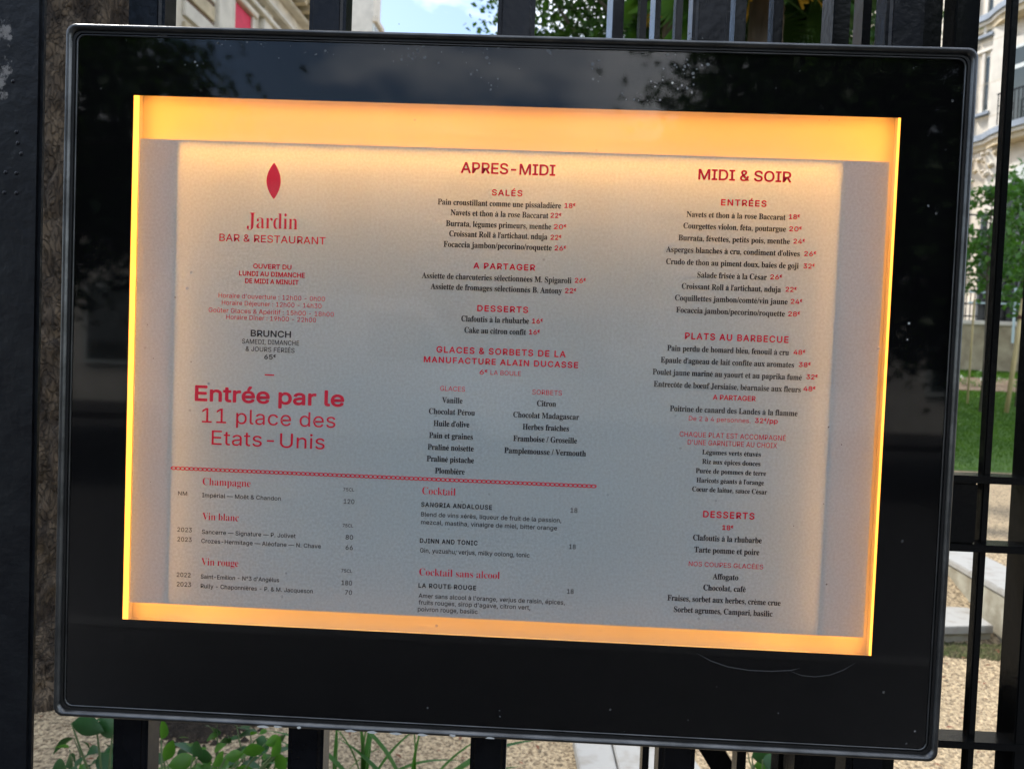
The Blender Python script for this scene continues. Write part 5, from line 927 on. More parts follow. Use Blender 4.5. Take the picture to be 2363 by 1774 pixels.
# the leaf emblem
def pz(px, py):
    p = at(px, py, PY); return p.x, p.z - CZ
tx, tz = pz(633, 376); bx, bz = pz(632, 460); lx, _ = pz(614.5, 418); rx, _ = pz(647.5, 416)
pts = []
for i in range(17):
    t_ = i / 16; w_ = sin(pi * t_) ** .85
    pts.append((tx + (bx - tx) * t_ + (rx - tx) * w_, -.0004, tz + (bz - tz) * t_))
for i in range(15, 0, -1):
    t_ = i / 16; w_ = sin(pi * t_) ** .85
    pts.append((tx + (bx - tx) * t_ - (tx - lx) * w_, -.0004, tz + (bz - tz) * t_))
tag(link('leaf_emblem', mesh('leaf_emblem', pts, [tuple(range(len(pts)))]), M['ink_red'], poster), 'solid red pointed leaf above the restaurant name')
# chain rule made of little linked rings
ax, az = pz(396, 1079); ex, ez = pz(1375, 1122)
V = []; F = []; N = 94; az = (az + ez) / 2
for k in range(N):
    cx = ax + (ex - ax) * (k + .5) / N; r0 = (ex - ax) / N * .68; r1 = r0 * .55; b = len(V); n_ = 10
    for j in range(n_):
        t_ = 2 * pi * j / n_; V += [(cx + r0 * cos(t_), -.0004 - .00002 * (k % 2), az + .62 * r0 * sin(t_)), (cx + r1 * cos(t_), -.0004 - .00002 * (k % 2), az + .62 * r1 * sin(t_))]
    for j in range(n_):
        j2 = (j + 1) % n_; F.append((b + 2 * j, b + 2 * j2, b + 2 * j2 + 1, b + 2 * j + 1))
tag(link('chain_rule', mesh('chain_rule', V, F), M['ink_red'], poster), 'thin red rule of linked rings across the menu')

# ------------------------------------------------------------------ fence bars, post, gate
fence = empty('iron_fence', (0, .11, 0), 0, 'tall black iron fence of thick upright bars behind the menu case', 'fence')
for x in (-.4775 - .45, -.4775 - .225, -.4775, -.2435, -.003, .242, .482):
    if x < -.6: continue
    w_ = .0235
    mb = MB(); mb.box(x - w_, x + w_, -.0225, .022, .02, 2.6)
    mb.done('fence_bar', M['paint'], fence, bevel=.007, seg=3)
for z in (.10, 2.45):
    mb = MB(); mb.box(-.62, .56, .0225, .032, z - .02, z + .02); mb.done('fence_rail', M['paint2'], fence, bevel=.003)
for z in (CZ - .25, CZ + .25):
    mb = MB(); mb.box(-.50, .50, .0221, .0321, z - .015, z + .015)
    mb.done('mounting_bracket', M['paint2'], fence, bevel=.002)
# big square post on the left
lp = at(98, 20, .02).x
post = empty('gate_post', (lp - .07, .075, 0), 0, 'thick square black post with flaking paint, left of the menu case', 'post')
mb = MB(); mb.box(-.07, .07, -.055, -.043, 0, 2.8); mb.done('shaft', M['post'], post, bevel=.004)
mb = MB(); mb.box(-.085, .085, -.07, -.03, 2.8, 2.84); mb.done('cap', M['paint'], post, bevel=.004)
for (px, py) in ((38, 305), (41, 331), (49, 355), (13, 398), (38, 400), (10, 445), (38, 446), (30, 188)):
    p = at(px, py, .02); mb = MB(); mb.tube([(p.x - post.location.x, -.0546, p.z), (p.x - post.location.x, -.0555, p.z), (p.x - post.location.x, -.0559, p.z)], [.003, .0024, .0008], 10)
    mb.done('paint_blister', M['paint'], post, smooth=True)

gate = empty('garden_gate', (.62, .2, 0), 0, 'black iron gate of thin bars with lock case, right of the menu case', 'gate')
gx, gy = .62, .2
def gbox(name, px0, px1, Y, t, z0, z1, m='paint2', bevel=.0015):
    a_ = at(px0, 20, Y).x; b_ = at(px1, 20, Y).x
    mb = MB(); mb.box(a_ - gx, b_ - gx, Y - gy, Y - gy + t, z0, z1); return mb.done(name, M[m], gate, bevel=bevel)
gbox('gate_bar', 2334, 2352, .10, .014, .60, 2.5)
gbox('gate_stile', 2446, 2520, .09, .04, .05, 2.5)
a_ = at(2120, 20, .10).x; b_ = at(2520, 20, .10).x
for (py) in (1083, 1240, 1690):
    z = at(2250, py + 22, .10).z
    mb = MB(); mb.box(a_ - gx, b_ - gx, -.112, -.078, z - .004, z + .0055); mb.done('gate_rail', M['paint2'], gate, bevel=.001)
zt, zb = at(2230, 1103, .10).z, at(2230, 1262, .10).z
mb = MB(); xa, xb = at(2120, 1170, .10).x, at(2247, 1170, .10).x
mb.box(xa - gx, xb - gx, -.108, -.082, zb + .006, zt - .005); mb.done('lock_case', M['paint2'], gate, bevel=.002)
mb = MB(); xa, xb = at(2330, 1170, .10).x, at(2475, 1170, .10).x
zc = at(2230, 1262, .10).z
# folded gate leaf standing open behind the case: flat bars seen above and below it
leafg = empty('open_gate_leaf', (.6, .5, 0), 0, 'open black gate leaf of flat bars behind the right half of the case', 'gate')
def lbar(p0, p1, Y, t, z0=.3, z1=2.9):
    a_ = at(p0, 30, Y).x; b_ = at(p1, 30, Y).x
    mb = MB(); mb.box(a_ - .6, b_ - .6, Y - .5, Y - .5 + t, z0, z1); mb.done('flat_bar', M['paint2'], leafg, bevel=.0012)
zmid = CZ - .1
lbar(1414, 1440, .75, .16, zmid); lbar(1478, 1493, .62, .05, zmid); lbar(1512, 1525, .70, .08, zmid); lbar(1560, 1576, .45, .03)
lbar(1697, 1723, .40, .045, zmid); lbar(1786, 1808, .32, .03); lbar(1924, 1963, .26, .05); lbar(1992, 2012, .40, .04, zmid); lbar(2130, 2176, .22, .04, zmid); lbar(2207, 2262, .20, .035, zmid)
lbar(2060, 2100, .20, .03, .3, zmid)
p = at(1350 + 480, 1760, .45)
mb = MB()
q0, q1 = at(1605, 1690, .5), at(1690, 1830, .5)
dv = (q1 - q0); ang = math.atan2(dv.z, dv.x)
mb.box(0, .55, -.02, .02, -.02, .02, Matrix.Translation(Vector((q0.x - .6 - .06, 0, q0.z + .11))) @ Matrix.Rotation(-ang, 4, 'Y'))
mb.done('brace', M['paint2'], leafg, bevel=.003)
mb = MB(); mb.box(at(1797, 1760, .33).x - .6, at(2064, 1760, .33).x - .6, -.17, -.13, .55, at(1900, 1560, .33).z); mb.done('kick_plate', M['paint2'], leafg, bevel=.002)
mb = MB(); mb.box(at(1405, 30, .9).x - .6, at(2150, 30, .24).x - .6 , -.3, -.26, zmid - .02, zmid + .02); mb.done('middle_rail', M['paint2'], leafg, bevel=.002)

# ------------------------------------------------------------------ plane tree trunk on the left
def trunk_mesh(name, path, rad, nr, nh, amp, seed=0):
    V = []; F = []
    for j in range(nh + 1):
        t_ = j / nh; k = t_ * (len(path) - 1); i0 = min(int(k), len(path) - 2); f = k - i0
        c = Vector(path[i0]).lerp(Vector(path[i0 + 1]), f); r = rad[i0] * (1 - f) + rad[i0 + 1] * f
        for i in range(nr):
            a = 2 * pi * i / nr; d = Vector((cos(a), sin(a), 0)); p = c + d * r
            q = Vector((p.x * 9 + seed, p.y * 9, p.z * 3.2))
            q = q + noise.noise_vector(q * 1.4) * .7; v = noise.voronoi(q)[0]; e = min(.35, v[1] - v[0])
            s = amp * (e / .35 - .5) + amp * .9 * noise.noise(q * 2.5) + r * .06 * noise.noise(Vector((p.x * 3, p.y * 3, p.z * 1.2)))
            V.append(p + d * s)
    for j in range(nh):
        for i in range(nr):
            F.append((j * nr + i, j * nr + (i + 1) % nr, (j + 1) * nr + (i + 1) % nr, (j + 1) * nr + i))
    return mesh(name, V, F, True)
def crown(name, m, centre, rad, nclump, nleaf, size, parent=None, seed=1, spread=.5, flat=.5, squash=1.0):
    rnd = random.Random(seed); V = []; F = []
    for c in range(nclump):
        while True:
            u = Vector((rnd.uniform(-1, 1), rnd.uniform(-1, 1), rnd.uniform(-1, 1)))
            if .25 < u.length < 1: break
        cc = Vector((centre[0] + u.x * rad[0], centre[1] + u.y * rad[1], centre[2] + u.z * rad[2]))
        for l in range(nleaf):
            p = cc + Vector((rnd.gauss(0, spread), rnd.gauss(0, spread), rnd.gauss(0, spread * .6)))
            a = rnd.uniform(0, 2 * pi); tl = rnd.gauss(0, flat); s = size * rnd.uniform(.6, 1.3)
            R = Euler((tl, rnd.gauss(0, flat), a)).to_matrix()
            b = len(V)
            for q in ((0, 0, 0), (.5, .36, .06), (1, 0, -.15), (.5, -.36, .06)): V.append(p + R @ (Vector(q) * s))
            F += [(b, b + 1, b + 2), (b, b + 2, b + 3)]
    return link(name, mesh(name, V, F), m, parent)
tb = empty('plane_tree', (-2.02, 2.45, 0), 0, 'thick plane tree trunk with flaking brown bark, between left post and case', 'tree')
link('trunk', trunk_mesh('trunk', [(-.0, 0, -.05), (.0, 0, .3), (.02, 0, 1.0), (.05, .02, 1.8), (.02, .03, 2.4), (.08, .05, 3.2), (.2, .1, 4.5), (.4, .1, 6.5)], [.40, .29, .255, .25, .255, .25, .22, .15], 110, 330, .022), M['bark'], tb)
mb = MB()
for (e, r) in (((1.6, .5, 8.0), .09), ((-1.4, .8, 8.4), .09), ((.3, -1.2, 8.2), .08), ((.6, 1.6, 8.5), .08)):
    mb.tube([(.3, .1, 5.6), (.3 + e[0] * .4, .1 + e[1] * .4, 6.9), e], [r, r * .7, r * .3], 7)
mb.done('limb', M['bark_grey'], tb, smooth=True)
crown('crown', M['leaf_tree'], (.2, .2, 8.6), (2.6, 2.4, 1.6), 70, 40, .17, tb, seed=5)

# ------------------------------------------------------------------ mansion on the left
u1 = Vector((.05401168, .9985403, 0)); n1v = Vector((u1.y, -u1.x, 0))
O1 = Vector((-7.951, -.462, 0))
man = empty('stone_mansion', O1, math.atan2(u1.y, u1.x), 'cream stone mansion with deep cornice and a red window blind, upper left', 'building')
# local axes: x along the wall (away from the camera), y to the left of it; the face looks to -y
def wb(name, s0, s1, o0, o1, z0, z1, m, bevel=0, par=man):
    mb = MB(); mb.box(s0, s1, -o1, -o0, z0, z1); return mb.done(name, M[m], par, bevel=bevel)
wb('wall', 2, 21.9, -8, 0, 0, 11.2, 'stone')
for k, (s0, s1, z0, z1, m) in enumerate(((9.0, 14.72, 7.25, 7.36, 'stone_pale'), (9.0, 14.4, 7.44, 7.86, 'stone_pale'), (9.0, 14.4, 7.95, 8.27, 'stone_pale'), (9, 14.4, 8.36, 8.65, 'stone_pale'), (9, 14.4, 8.74, 9.1, 'stone_yellow'), (9, 14.4, 9.2, 9.9, 'stone_pale'),
        (14.75, 15.98, 7.42, 7.86, 'stone_yellow'), (14.75, 15.98, 7.97, 8.27, 'stone_pale'), (14.75, 15.98, 8.36, 8.66, 'stone_yellow'), (14.75, 15.98, 8.74, 9.1, 'stone_pale'), (14.75, 15.98, 9.2, 9.9, 'stone'))):
    wb('stone_panel', s0, s1, .002, .07, z0, z1, m, bevel=.012)
for (z) in (8.29, 8.69):
    wb('joint_strip', 13.9 if z > 8.5 else 14.45, 16.0, .001, .035, z + .0, z + .045, 'stone_dark')
wb('string_course', 9, 14.6, .002, .22, 7.05, 7.2, 'stone_pale', .02)
wb('pilaster', 16.05, 16.72, .002, .12, 0, 9.9, 'stone_pale', .015)
wb('pilaster', 18.35, 18.9, .002, .12, 0, 9.9, 'stone_pale', .015)
wb('pilaster', 20.9, 21.5, .002, .12, 0, 9.9, 'stone_pale', .015)
wb('window_frame', 16.76, 16.85, .002, .10, 6.4, 9.32, 'stone_pale'); wb('window_frame', 17.78, 17.9, .002, .10, 6.4, 9.32, 'stone_pale')
wb('window_head', 16.76, 17.98, .002, .16, 9.27, 9.42, 'stone', .02)
wb('window_glass', 16.85, 17.78, -.10, .004, 6.4, 9.25, 'winglass')
tag(wb('window_blind', 16.86, 17.77, .006, .05, 6.9, 9.24, 'red'), 'crimson red blind covering the window')
wb('moulding', 16.7, 21.7, .002, .20, 9.5, 9.62, 'stone_pale', .02)
wb('moulding', 16.0, 21.8, .002, .30, 9.78, 9.92, 'stone_pale', .03)
wb('frieze', 9, 21.9, .002, .10, 9.93, 10.35, 'stone', .01)
wb('moulding', 9, 21.9, .002, .34, 10.36, 10.46, 'stone_pale', .02)
for k in range(26):
    s = 9.2 + k * .5; wb('cornice_bracket', s, s + .2, .002, .62, 10.47, 10.66, 'stone_yellow', .01)
wb('cornice', 8.8, 22.1, .002, .80, 10.67, 10.78, 'stone_pale', .02)
wb('cornice', 8.8, 22.2, .002, .92, 10.79, 10.86, 'stone_pale', .02)
wb('gutter', 8.8, 22.2, .70, .96, 10.87, 10.95, 'zinc', .01)
mb = MB(); mb.prism([(8.8, -.5, 11.21), (22, -.5, 11.21), (22, 3.5, 14.0), (8.8, 3.5, 14.0)], (0, .2, .1)); mb.done('roof', M['zinc'], man)
bl = empty('dormer_block', (-5.7, 24.6, 0), math.atan2(u1.y, u1.x), 'pale stone building end beyond the mansion cornice', 'building')
mb = MB(); mb.box(0, .9, -.0, 6, 0, 14.5); mb.done('wall', M['stone_pale'], bl)
for z in (11.0, 12.3):
    mb = MB(); mb.box(-.1, .95, -.15, -.002, z, z + .2); mb.done('moulding', M['stone'], bl, bevel=.02)
for s in (-.05,):
    mb = MB(); mb.box(s, s + 1.0, -.06, -.003, 11.5, 12.25); f = mb.done('window', M['winframe'], bl)
    mb = MB(); mb.box(s + .1, s + .9, -.07, -.062, 11.55, 12.2); mb.done('pane', M['winglass'], f)

# ------------------------------------------------------------------ apartment building on the right
u2 = Vector((.40189, -.91569, 0)); O2 = Vector((12.2796, 21.1057, 0))
apt = empty('apartment_building', O2, math.atan2(u2.y, u2.x), 'cream stone apartment building with arched windows and iron balconies, right edge', 'building')
# local x runs towards the camera, the face looks to -y (towards the garden)
def ab(name, s0, s1, o0, o1, z0, z1, m, bevel=0, par=apt):
    mb = MB(); mb.box(s0, s1, -o1, -o0, z0, z1); return mb.done(name, M[m], par, bevel=bevel)
def arch(name, s0, s1, z0, z1, o0, o1, m, par=apt, inner=None):
    r = (s1 - s0) / 2; cx = (s0 + s1) / 2; P = [(s0, z0), (s1, z0)]
    for i in range(13):
        a = pi * i / 12; P.append((cx + r * cos(a), z1 + r * .55 * sin(a)))
    mb = MB(); mb.prism([(p[0], -o0, p[1]) for p in P], (0, -(o1 - o0), 0)); return mb.done(name, M[m], par)
ab('wall', -7, 5, -8, 0, 0, 17, 'stone')
bay = [(0.35, -.0), (.45, -.28), (.75, -.45), (1.5, -.52), (2.3, -.45), (2.7, -.2), (2.8, 0)]
# narrow window left of the bay
for (z0, z1) in ((8.85, 10.35), (11.0, 12.7)):
    f = ab('window', -.06, .10, .002, .012, z0, z1, 'winframe'); ab('pane', -.045, .085, .013, .016, z0 + .03, z1 - .03, 'winglass', par=f)
    ab('window_reveal', -.14, -.062, .002, .07, z0 - .03, z1 + .1, 'stone_pale'); ab('window_reveal', .102, .16, .002, .07, z0 - .03, z1 + .1, 'stone_pale')
    ab('window_sill', -.3, .2, .002, .16, z0 - .14, z0 - .06, 'zinc', .01)
    ab('window_lintel', -.3, .2, .002, .10, z1 + .12, z1 + .22, 'stone_pale', .01)
ab('corner_pier', .18, .68, .002, .12, 4, 15, 'stone_pale', .02)
ab('corner_pier', -.75, -.35, .002, .10, 4, 15, 'stone', .02)
for z in (8.62, 9.55, 10.7, 7.2, 6.3):
    ab('stone_joint', -.9, .75, .121, .124, z, z + .012, 'stone_yellow')
# projecting balcony slab and its railing
def slab(name, z0, z1, grow, m):
    P = [(-.9, .0)] + [(-.9, -.15 - grow), (0.1, -.22 - grow), (.5, -.45 - grow), (1.0, -.62 - grow), (2.0, -.66 - grow), (3.2, -.6 - grow)] + [(3.2, 0)]
    mb = MB(); mb.prism([(a, b, z0) for a, b in P], (0, 0, z1 - z0)); return mb.done(name, M[m], apt)
for (b_, k_) in ((8.0, 1), (11.3, 0)):
    slab('balcony_slab', b_, b_ + .16, .02, 'zinc'); slab('balcony_moulding', b_ - .10, b_ - .004, -.06, 'stone_pale'); slab('balcony_moulding', b_ - .25, b_ - .104, -.14, 'stone_yellow')
    rl = ab('balcony_rail', .78, 3.2, .60, .63, b_ + .95, b_ + .99, 'paint2')
    for i in range(22):
        s = .8 + i * .11
        mb = MB(); mb.box(s, s + .02, -.62, -.60, b_ + .17, b_ + .945); mb.done('baluster', M['paint2'], rl)
        if i % 3 == 0:
            mb = MB(); mb.tube([(s + .055 + .045 * cos(t_ * pi / 5), -.61, b_ + .55 + .12 * sin(t_ * pi / 5)) for t_ in range(11)], .008, 5); mb.done('scroll', M['paint2'], rl)
for (z0, z1) in ((8.2, 10.3), (11.5, 13.6), (4.6, 6.7)):
    fn = arch if z0 < 5 else None
    if z0 < 5:
        arch('window_surround', .62, 2.5, z0, z1 + .1, .002, .13, 'stone_pale')
        f = arch('window', .78, 2.32, z0, z1, .131, .16, 'winframe'); arch('pane', .88, 1.5, z0 + .1, z1 - .15, .161, .166, 'winglass', par=f); arch('pane', 1.6, 2.2, z0 + .1, z1 - .15, .161, .166, 'winglass', par=f)
    else:
        ab('window_surround', .62, 2.5, .002, .13, z0, z1 + .25, 'stone_pale', .02)
        f = ab('window', .72, 2.4, .131, .16, z0, z1, 'winframe')
        for (a_, b_) in ((.84, 1.5), (1.62, 2.3)):
            ab('pane', a_, b_, .161, .166, z0 + .1, z1 - .62, 'winglass', par=f); ab('pane', a_, b_, .161, .166, z1 - .5, z1 - .08, 'winglass', par=f)
rnd = random.Random(3)
for i in range(26):          # carved ornament under the balcony
    s = rnd.uniform(-.5, .55); z = rnd.uniform(6.9, 7.68); r = rnd.uniform(.03, .075)
    mb = MB(); mb.tube([(s, -.12, z), (s + .01, -.2, z + .01), (s + .02, -.24, z)], [r, r * .8, r * .25], 7); mb.done('carved_ornament', M['stone_yellow' if i % 2 else 'stone'], apt, smooth=True)
ab('base_course', -7, 5, .002, .25, 0, 3.6, 'stone_pale', .03)

# garden wall with railing in front of the apartment building
gw = empty('garden_wall', (6, 18.0, 0), 0, 'low weathered wall with pale stone coping below the far railing', 'wall')
mb = MB(); mb.box(-20, 12, 0, .3, 1.0, 2.72); mb.done('wall', M['oldwall'], gw)
mb = MB(); mb.box(-20, 12, -.06, .36, 2.722, 2.83); mb.done('coping', M['stone_pale'], gw, bevel=.02)
fr = empty('far_railing', (6, 18.12, 0), 0, 'thin black iron railing standing on the garden wall', 'railing')
for z in (2.92, 3.22, 3.52):
    mb = MB(); mb.box(-1, 8, -.015, .015, z, z + .035); mb.done('railing_rail', M['paint2'], fr)
for i in range(46):
    x = 3.2 + i * .1
    mb = MB(); mb.box(x, x + .016, -.04, -.017, 2.84, 3.6); mb.done('railing_bar', M['paint2'], fr)
for x in (4.30, 4.68, 5.35):
    mb = MB(); mb.box(x, x + (.12 if x > 4.5 else .06), -.05, .05, 2.84, 5.4); mb.done('railing_post', M['paint2'], fr)
for z in (5.0, 5.36):
    mb = MB(); mb.box(4.0, 8.5, .016, .04, z, z + .04); mb.done('railing_rail', M['paint2'], fr)
ps = empty('pale_steel_guardrail', (11.0, 17.6, 0), 0, 'pale blue-grey steel guard rail in front of the dark doorway', 'railing')
for z in (3.2, 3.45):
    mb = MB(); mb.box(-.8, .9, -.02, .02, z + .0, z + .035); mb.done('railing_rail', M['steel_pale'], ps)
for x in (-.2, .22, .62):
    mb = MB(); mb.box(x, x + .05, -.05, -.022, 2.3, 3.6); mb.done('railing_post', M['steel_pale'], ps)
mb = MB(); mb.box(.14, .9, 1.0, 1.1, 2.8, 4.9)
dd = empty('dark_doorway', (11.0, 18.0, 0), 0, 'dark panelled gate under the young tree at the far right', 'gate')
mb = MB(); mb.box(-.1, 2.2, .35, .42, 2.84, 4.75); mb.done('door_panel', M['paint2'], dd)
for x in (.3, .75, 1.2):
    mb = MB(); mb.box(x, x + .04, .32, .348, 2.86, 4.7); mb.done('door_batten', M['rim'], dd)

# edging of the flower bed, and its small plants
ed = empty('bed_edging', (6, 15.0, 0), 0, 'low rust brown edging between lawn and flower bed', 'edging')
mb = MB(); mb.prism([(-4, 0, 1.08), (4.2, -.02, 1.02), (4.2, .05, 1.02), (-4, .07, 1.08)], (0, 0, .17)); mb.done('strip', M['edging'], ed)
rnd = random.Random(9)
M['petal'] = mat('pale_petal', (.7, .72, .68), rough=.8)
for i in range(16):
    x = rnd.uniform(8.9, 11.2); y = rnd.uniform(15.3, 16.8); z = 1.2 + (y - 15.06) * .14
    root = empty('bedding_plant', (x, y, z), rnd.uniform(0, 6), None, 'plant', 'low bedding plants in the flower bed')
    tag(root, 'small leafy bedding plant in the flower bed under the garden wall')
    crown('foliage', M['leaf_young'], (0, 0, .1), (.12, .12, .08), 5, 9, .05, root, seed=i + 40, spread=.05)
    if i % 2 == 0: crown('flowers', M['petal'], (0, 0, .17), (.1, .1, .03), 3, 4, .03, root, seed=i + 80, spread=.03)

# stake and young trees at the right
q0, q1 = at(2325, 905, 12.5), at(2362, 690, 12.5)
stk = empty('wooden_stake', (q0.x, 12.5, q0.z), 0, 'leaning pale wooden stake supporting the young tree', 'stake')
mb = MB(); mb.tube([(0, 0, -.35), (q1.x - q0.x, 0, q1.z - q0.z)], .038, 8); mb.done('pole', M['wood'], stk, smooth=True)
mb = MB(); c0 = (q1 - q0) * .8; mb.tube([(c0.x - .01, 0, c0.z - .03), (c0.x + .01, 0, c0.z + .03)], .048, 10); mb.done('tie', M['edging'], stk)
q2 = at(2240, 905, 13.5)
st2 = empty('wooden_stake', (q2.x - .05, 13.5, q2.z), 0, 'thin upright wooden stake beside the board edge, in front of the garden wall', 'stake')
mb = MB(); mb.tube([(0, 0, -.3), (.02, 0, 1.7)], .018, 7); mb.done('pole', M['wood'], st2, smooth=True)
def young_tree(px, py, Y, h0, label, seed, rad, ncl):
    b = at(px, 860, Y); root = empty('young_tree', (b.x, Y, ground_z(b.x, Y)), 0, label, 'tree')
    c = at(px, py, Y); zc = c.z - root.location.z
    mb = MB(); mb.tube([(0, 0, -.1), (.02, 0, zc * .5), (-.03, .02, zc), (0, 0, zc + rad[2] * .8)], [.035, .03, .022, .008], 8)
    mb.done('trunk', M['bark_grey'], root, smooth=True)
    rn = random.Random(seed); mb = MB()
    for k in range(16):
        z = zc - rad[2] * .8 + k * rad[2] * .1; a = rn.uniform(0, 6.3); l = rad[0] * rn.uniform(.6, 1)
        mb.tube([(0, 0, z), (cos(a) * l * .5, sin(a) * l * .5, z + l * .25), (cos(a) * l, sin(a) * l, z + l * .3)], [.012, .008, .003], 5)
    mb.done('limb', M['bark_grey'], root, smooth=True)
    crown('crown', M['leaf_young'], (0, 0, zc), rad, ncl, 20, .13, root, seed=seed, spread=.13, flat=.7)
young_tree(2268, 560, 12.8, 3, 'slim young tree with bright leaves beside the right edge of the case', 11, (.42, .5, 1.05), 42)
young_tree(2350, 540, 13.4, 3, 'bushier young tree in front of the apartment windows, far right', 12, (.5, .5, 1.5), 60)

# ------------------------------------------------------------------ trees beyond the fence, top centre
def big_tree(name, loc, h, cr, cc, label, seed, ncl, nl, size, m='leaf_tree', cat='tree', group=None):
    root = empty(name, loc, 0, label, cat, group)
    link('trunk', trunk_mesh('trunk', [(0, 0, -.1), (.02, 0, h * .3), (.05, .05, h * .7), (.1, .1, h)], [.34, .26, .2, .10], 24, 40, .02, seed), M['bark_grey'], root)
    rn = random.Random(seed); mb = MB()
    for k in range(12):
        a = 2 * pi * k / 12 + rn.uniform(-.2, .2); z = h * rn.uniform(.5, .95); l = rn.uniform(.6, .95)
        e = Vector((cc[0] + cos(a) * cr[0] * l, cc[1] + sin(a) * cr[1] * l, cc[2] + rn.uniform(-.5, .6) * cr[2]))
        s = Vector((.05, .05, z)); mb.tube([s, s.lerp(e, .5) + Vector((0, 0, .25)), e], [.10, .055, .015], 6)
    mb.done('limb', M['bark_grey'], root, smooth=True)
    crown('crown', M[m], cc, cr, ncl, nl, size, root, seed=seed, spread=.38, flat=.6)
    return root
big_tree('chestnut_tree', (2.1, 13.5, .95), 6.5, (3.6, 3.0, 2.8), (.6, 0, 7.4), 'large dense green tree beyond the fence, above the middle of the case', 31, 620, 64, .12)
big_tree('chestnut_tree', (4.6, 15.2, 1.15), 7, (3.0, 2.6, 2.8), (0, 0, 7.6), 'large green tree to the right of the central tree, seen through the gate bars', 32, 190, 42, .17)

def palm(loc, h, n, length, label, seed):
    root = empty('palm_tree', loc, 0, label, 'palm')
    link('trunk', trunk_mesh('trunk', [(0, 0, -.1), (.0, 0, h * .5), (.03, 0, h)], [.17, .15, .14], 22, 60, .02, seed), M['bark_grey'], root)
    rn = random.Random(seed)
    V = []; F = []                     # one fan leaf, shared
    stem = [(0, 0, 0), (length * .5, 0, length * .12)]
    mb = MB(); mb.tube(stem, [.012, .008], 5); V = mb.V; F = mb.F
    for k in range(30):
        a = RAD(-125 + 250 * k / 29); L = length * .6 * (1 - .25 * abs(k - 14.5) / 14.5)
        d = Vector((cos(a), sin(a), 0)); s = Vector((-sin(a), cos(a), 0)); b = len(V); o_ = Vector(stem[1])
        V += [o_, o_ + d * L * .5 + s * .022 + Vector((0, 0, .02)), o_ + d * L * .5 - s * .022 + Vector((0, 0, .0)), o_ + d * L + Vector((0, 0, -.16 * L))]
        F += [(b, b + 1, b + 3), (b, b + 3, b + 2)]
    me = mesh('frond', V, F); me.materials.append(M['leaf_palm'])
    for i in range(n):
        a = i * 2.4; e = 1.1 - 1.9 * i / n
        link('frond', me, None, root, (.03, 0, h), (rn.uniform(-.3, .3), -e, a))
    mb = MB()
    for i in range(26):
        a = rn.uniform(0, 6.3); l = rn.uniform(.25, .55); mb.tube([(.03, 0, h - .05), (.03 + cos(a) * l * .6, sin(a) * l * .6, h + .05), (.03 + cos(a) * l, sin(a) * l, h - .25)], [.015, .02, .012], 5)
    mb.done('flower_cluster', M['flower_y'], root, smooth=True)
pc = at(1765, -40, 6.0); palm((pc.x, 6.0, .3), pc.z - .3, 34, 1.05, 'fan palm with yellow flower clusters behind the gate bars', 2)
pc = at(1560, 10, 7.5); palm((pc.x, 7.5, .3), pc.z - .3, 24, .7, 'smaller fan palm left of the flowering palm, behind the gate bars', 4)

# ------------------------------------------------------------------ steps and slabs
cw = empty('stone_cheek_wall', (2.66, 3.36, 0), 0, 'pale stone cheek wall beside the garden step at the right', 'wall')
A = atz(2190, 1293, .3) - cw.location; B = atz(2340, 1378, .3) - cw.location
A.z = B.z = 0; d_ = (B - A).normalized(); A = A - d_ * .5; B = B + d_ * .6
nrm = Vector((-d_.y, d_.x, 0)); 
if nrm.x < 0: nrm = -nrm
mb = MB(); o_ = nrm * .012; mb.prism([A + o_, B + o_, B + nrm * .27, A + nrm * .27], (0, 0, .268)); mb.done('wall_face', M['slab_side'], cw, bevel=.004)
mb = MB(); mb.prism([Vector((p.x, p.y, .2685)) for p in (A, B, B + nrm * .30, A + nrm * .30)], (0, 0, .04)); mb.done('coping', M['slab'], cw, bevel=.006)
stp = empty('stone_step', (2.4, 3.4, 0), 0, 'low pale stone step below the cheek wall at the right', 'step')
pa, pb, pcx, pd = atz(2060, 1448, .1), atz(2293, 1443, .1), atz(2262, 1424, .1), atz(2190, 1372, .1)
P = [pa, pb, Vector((pd.x + .02, pd.y + .1, .1)), Vector((pa.x, pd.y + .1, .1))]
P = [Vector((p.x - 2.4, p.y - 3.4, 0)) for p in P]
mb = MB(); mb.prism([p + Vector((0, 0, .055)) for p in P], (0, 0, .045)); mb.done('tread', M['slab'], stp, bevel=.004)
mb = MB(); mb.prism([p * .995 + Vector((0, .02, 0)) for p in P], (0, 0, .0548)); mb.done('riser', M['slab_side'], stp)
def moss(x0, x1, y0, y1, n, label, name='moss_patch'):
    V = []; F = []; rn = random.Random(int(x0 * 100))
    for i in range(n):
        x = rn.uniform(x0, x1); y = y0 + (y1 - y0) * rn.betavariate(2, 2); s = rn.uniform(.005, .016); b = len(V)
        for k in range(5): V.append((x + s * cos(k * 1.257), y + s * sin(k * 1.257), rn.uniform(.001, .006)))
        V.append((x, y, s * 1.3)); F += [(b + k, b + (k + 1) % 5, b + 5) for k in range(5)]
    tag(link(name, mesh(name, V, F), M['moss']), label, 'moss', kind='stuff')
moss(2.2, 2.75, 3.18, 3.42, 1500, 'dark moss and dirt at the foot of the stone step')
moss(2.12, 2.4, 2.0, 2.15, 300, 'small dark moss tuft on the gravel near the gate post')
sl1 = empty('stone_slab', (.37, 1.95, 0), 0, 'white stone slab lying in the gravel below the case', 'slab')
A_, B_, C_, D_ = atz(1335, 1722, .05), atz(1650, 1722, .05), atz(1665, 1840, .05), atz(1352, 1840, .05)
A_ = atz(1322, 1690, .05); B_ = atz(1560, 1690, .05)
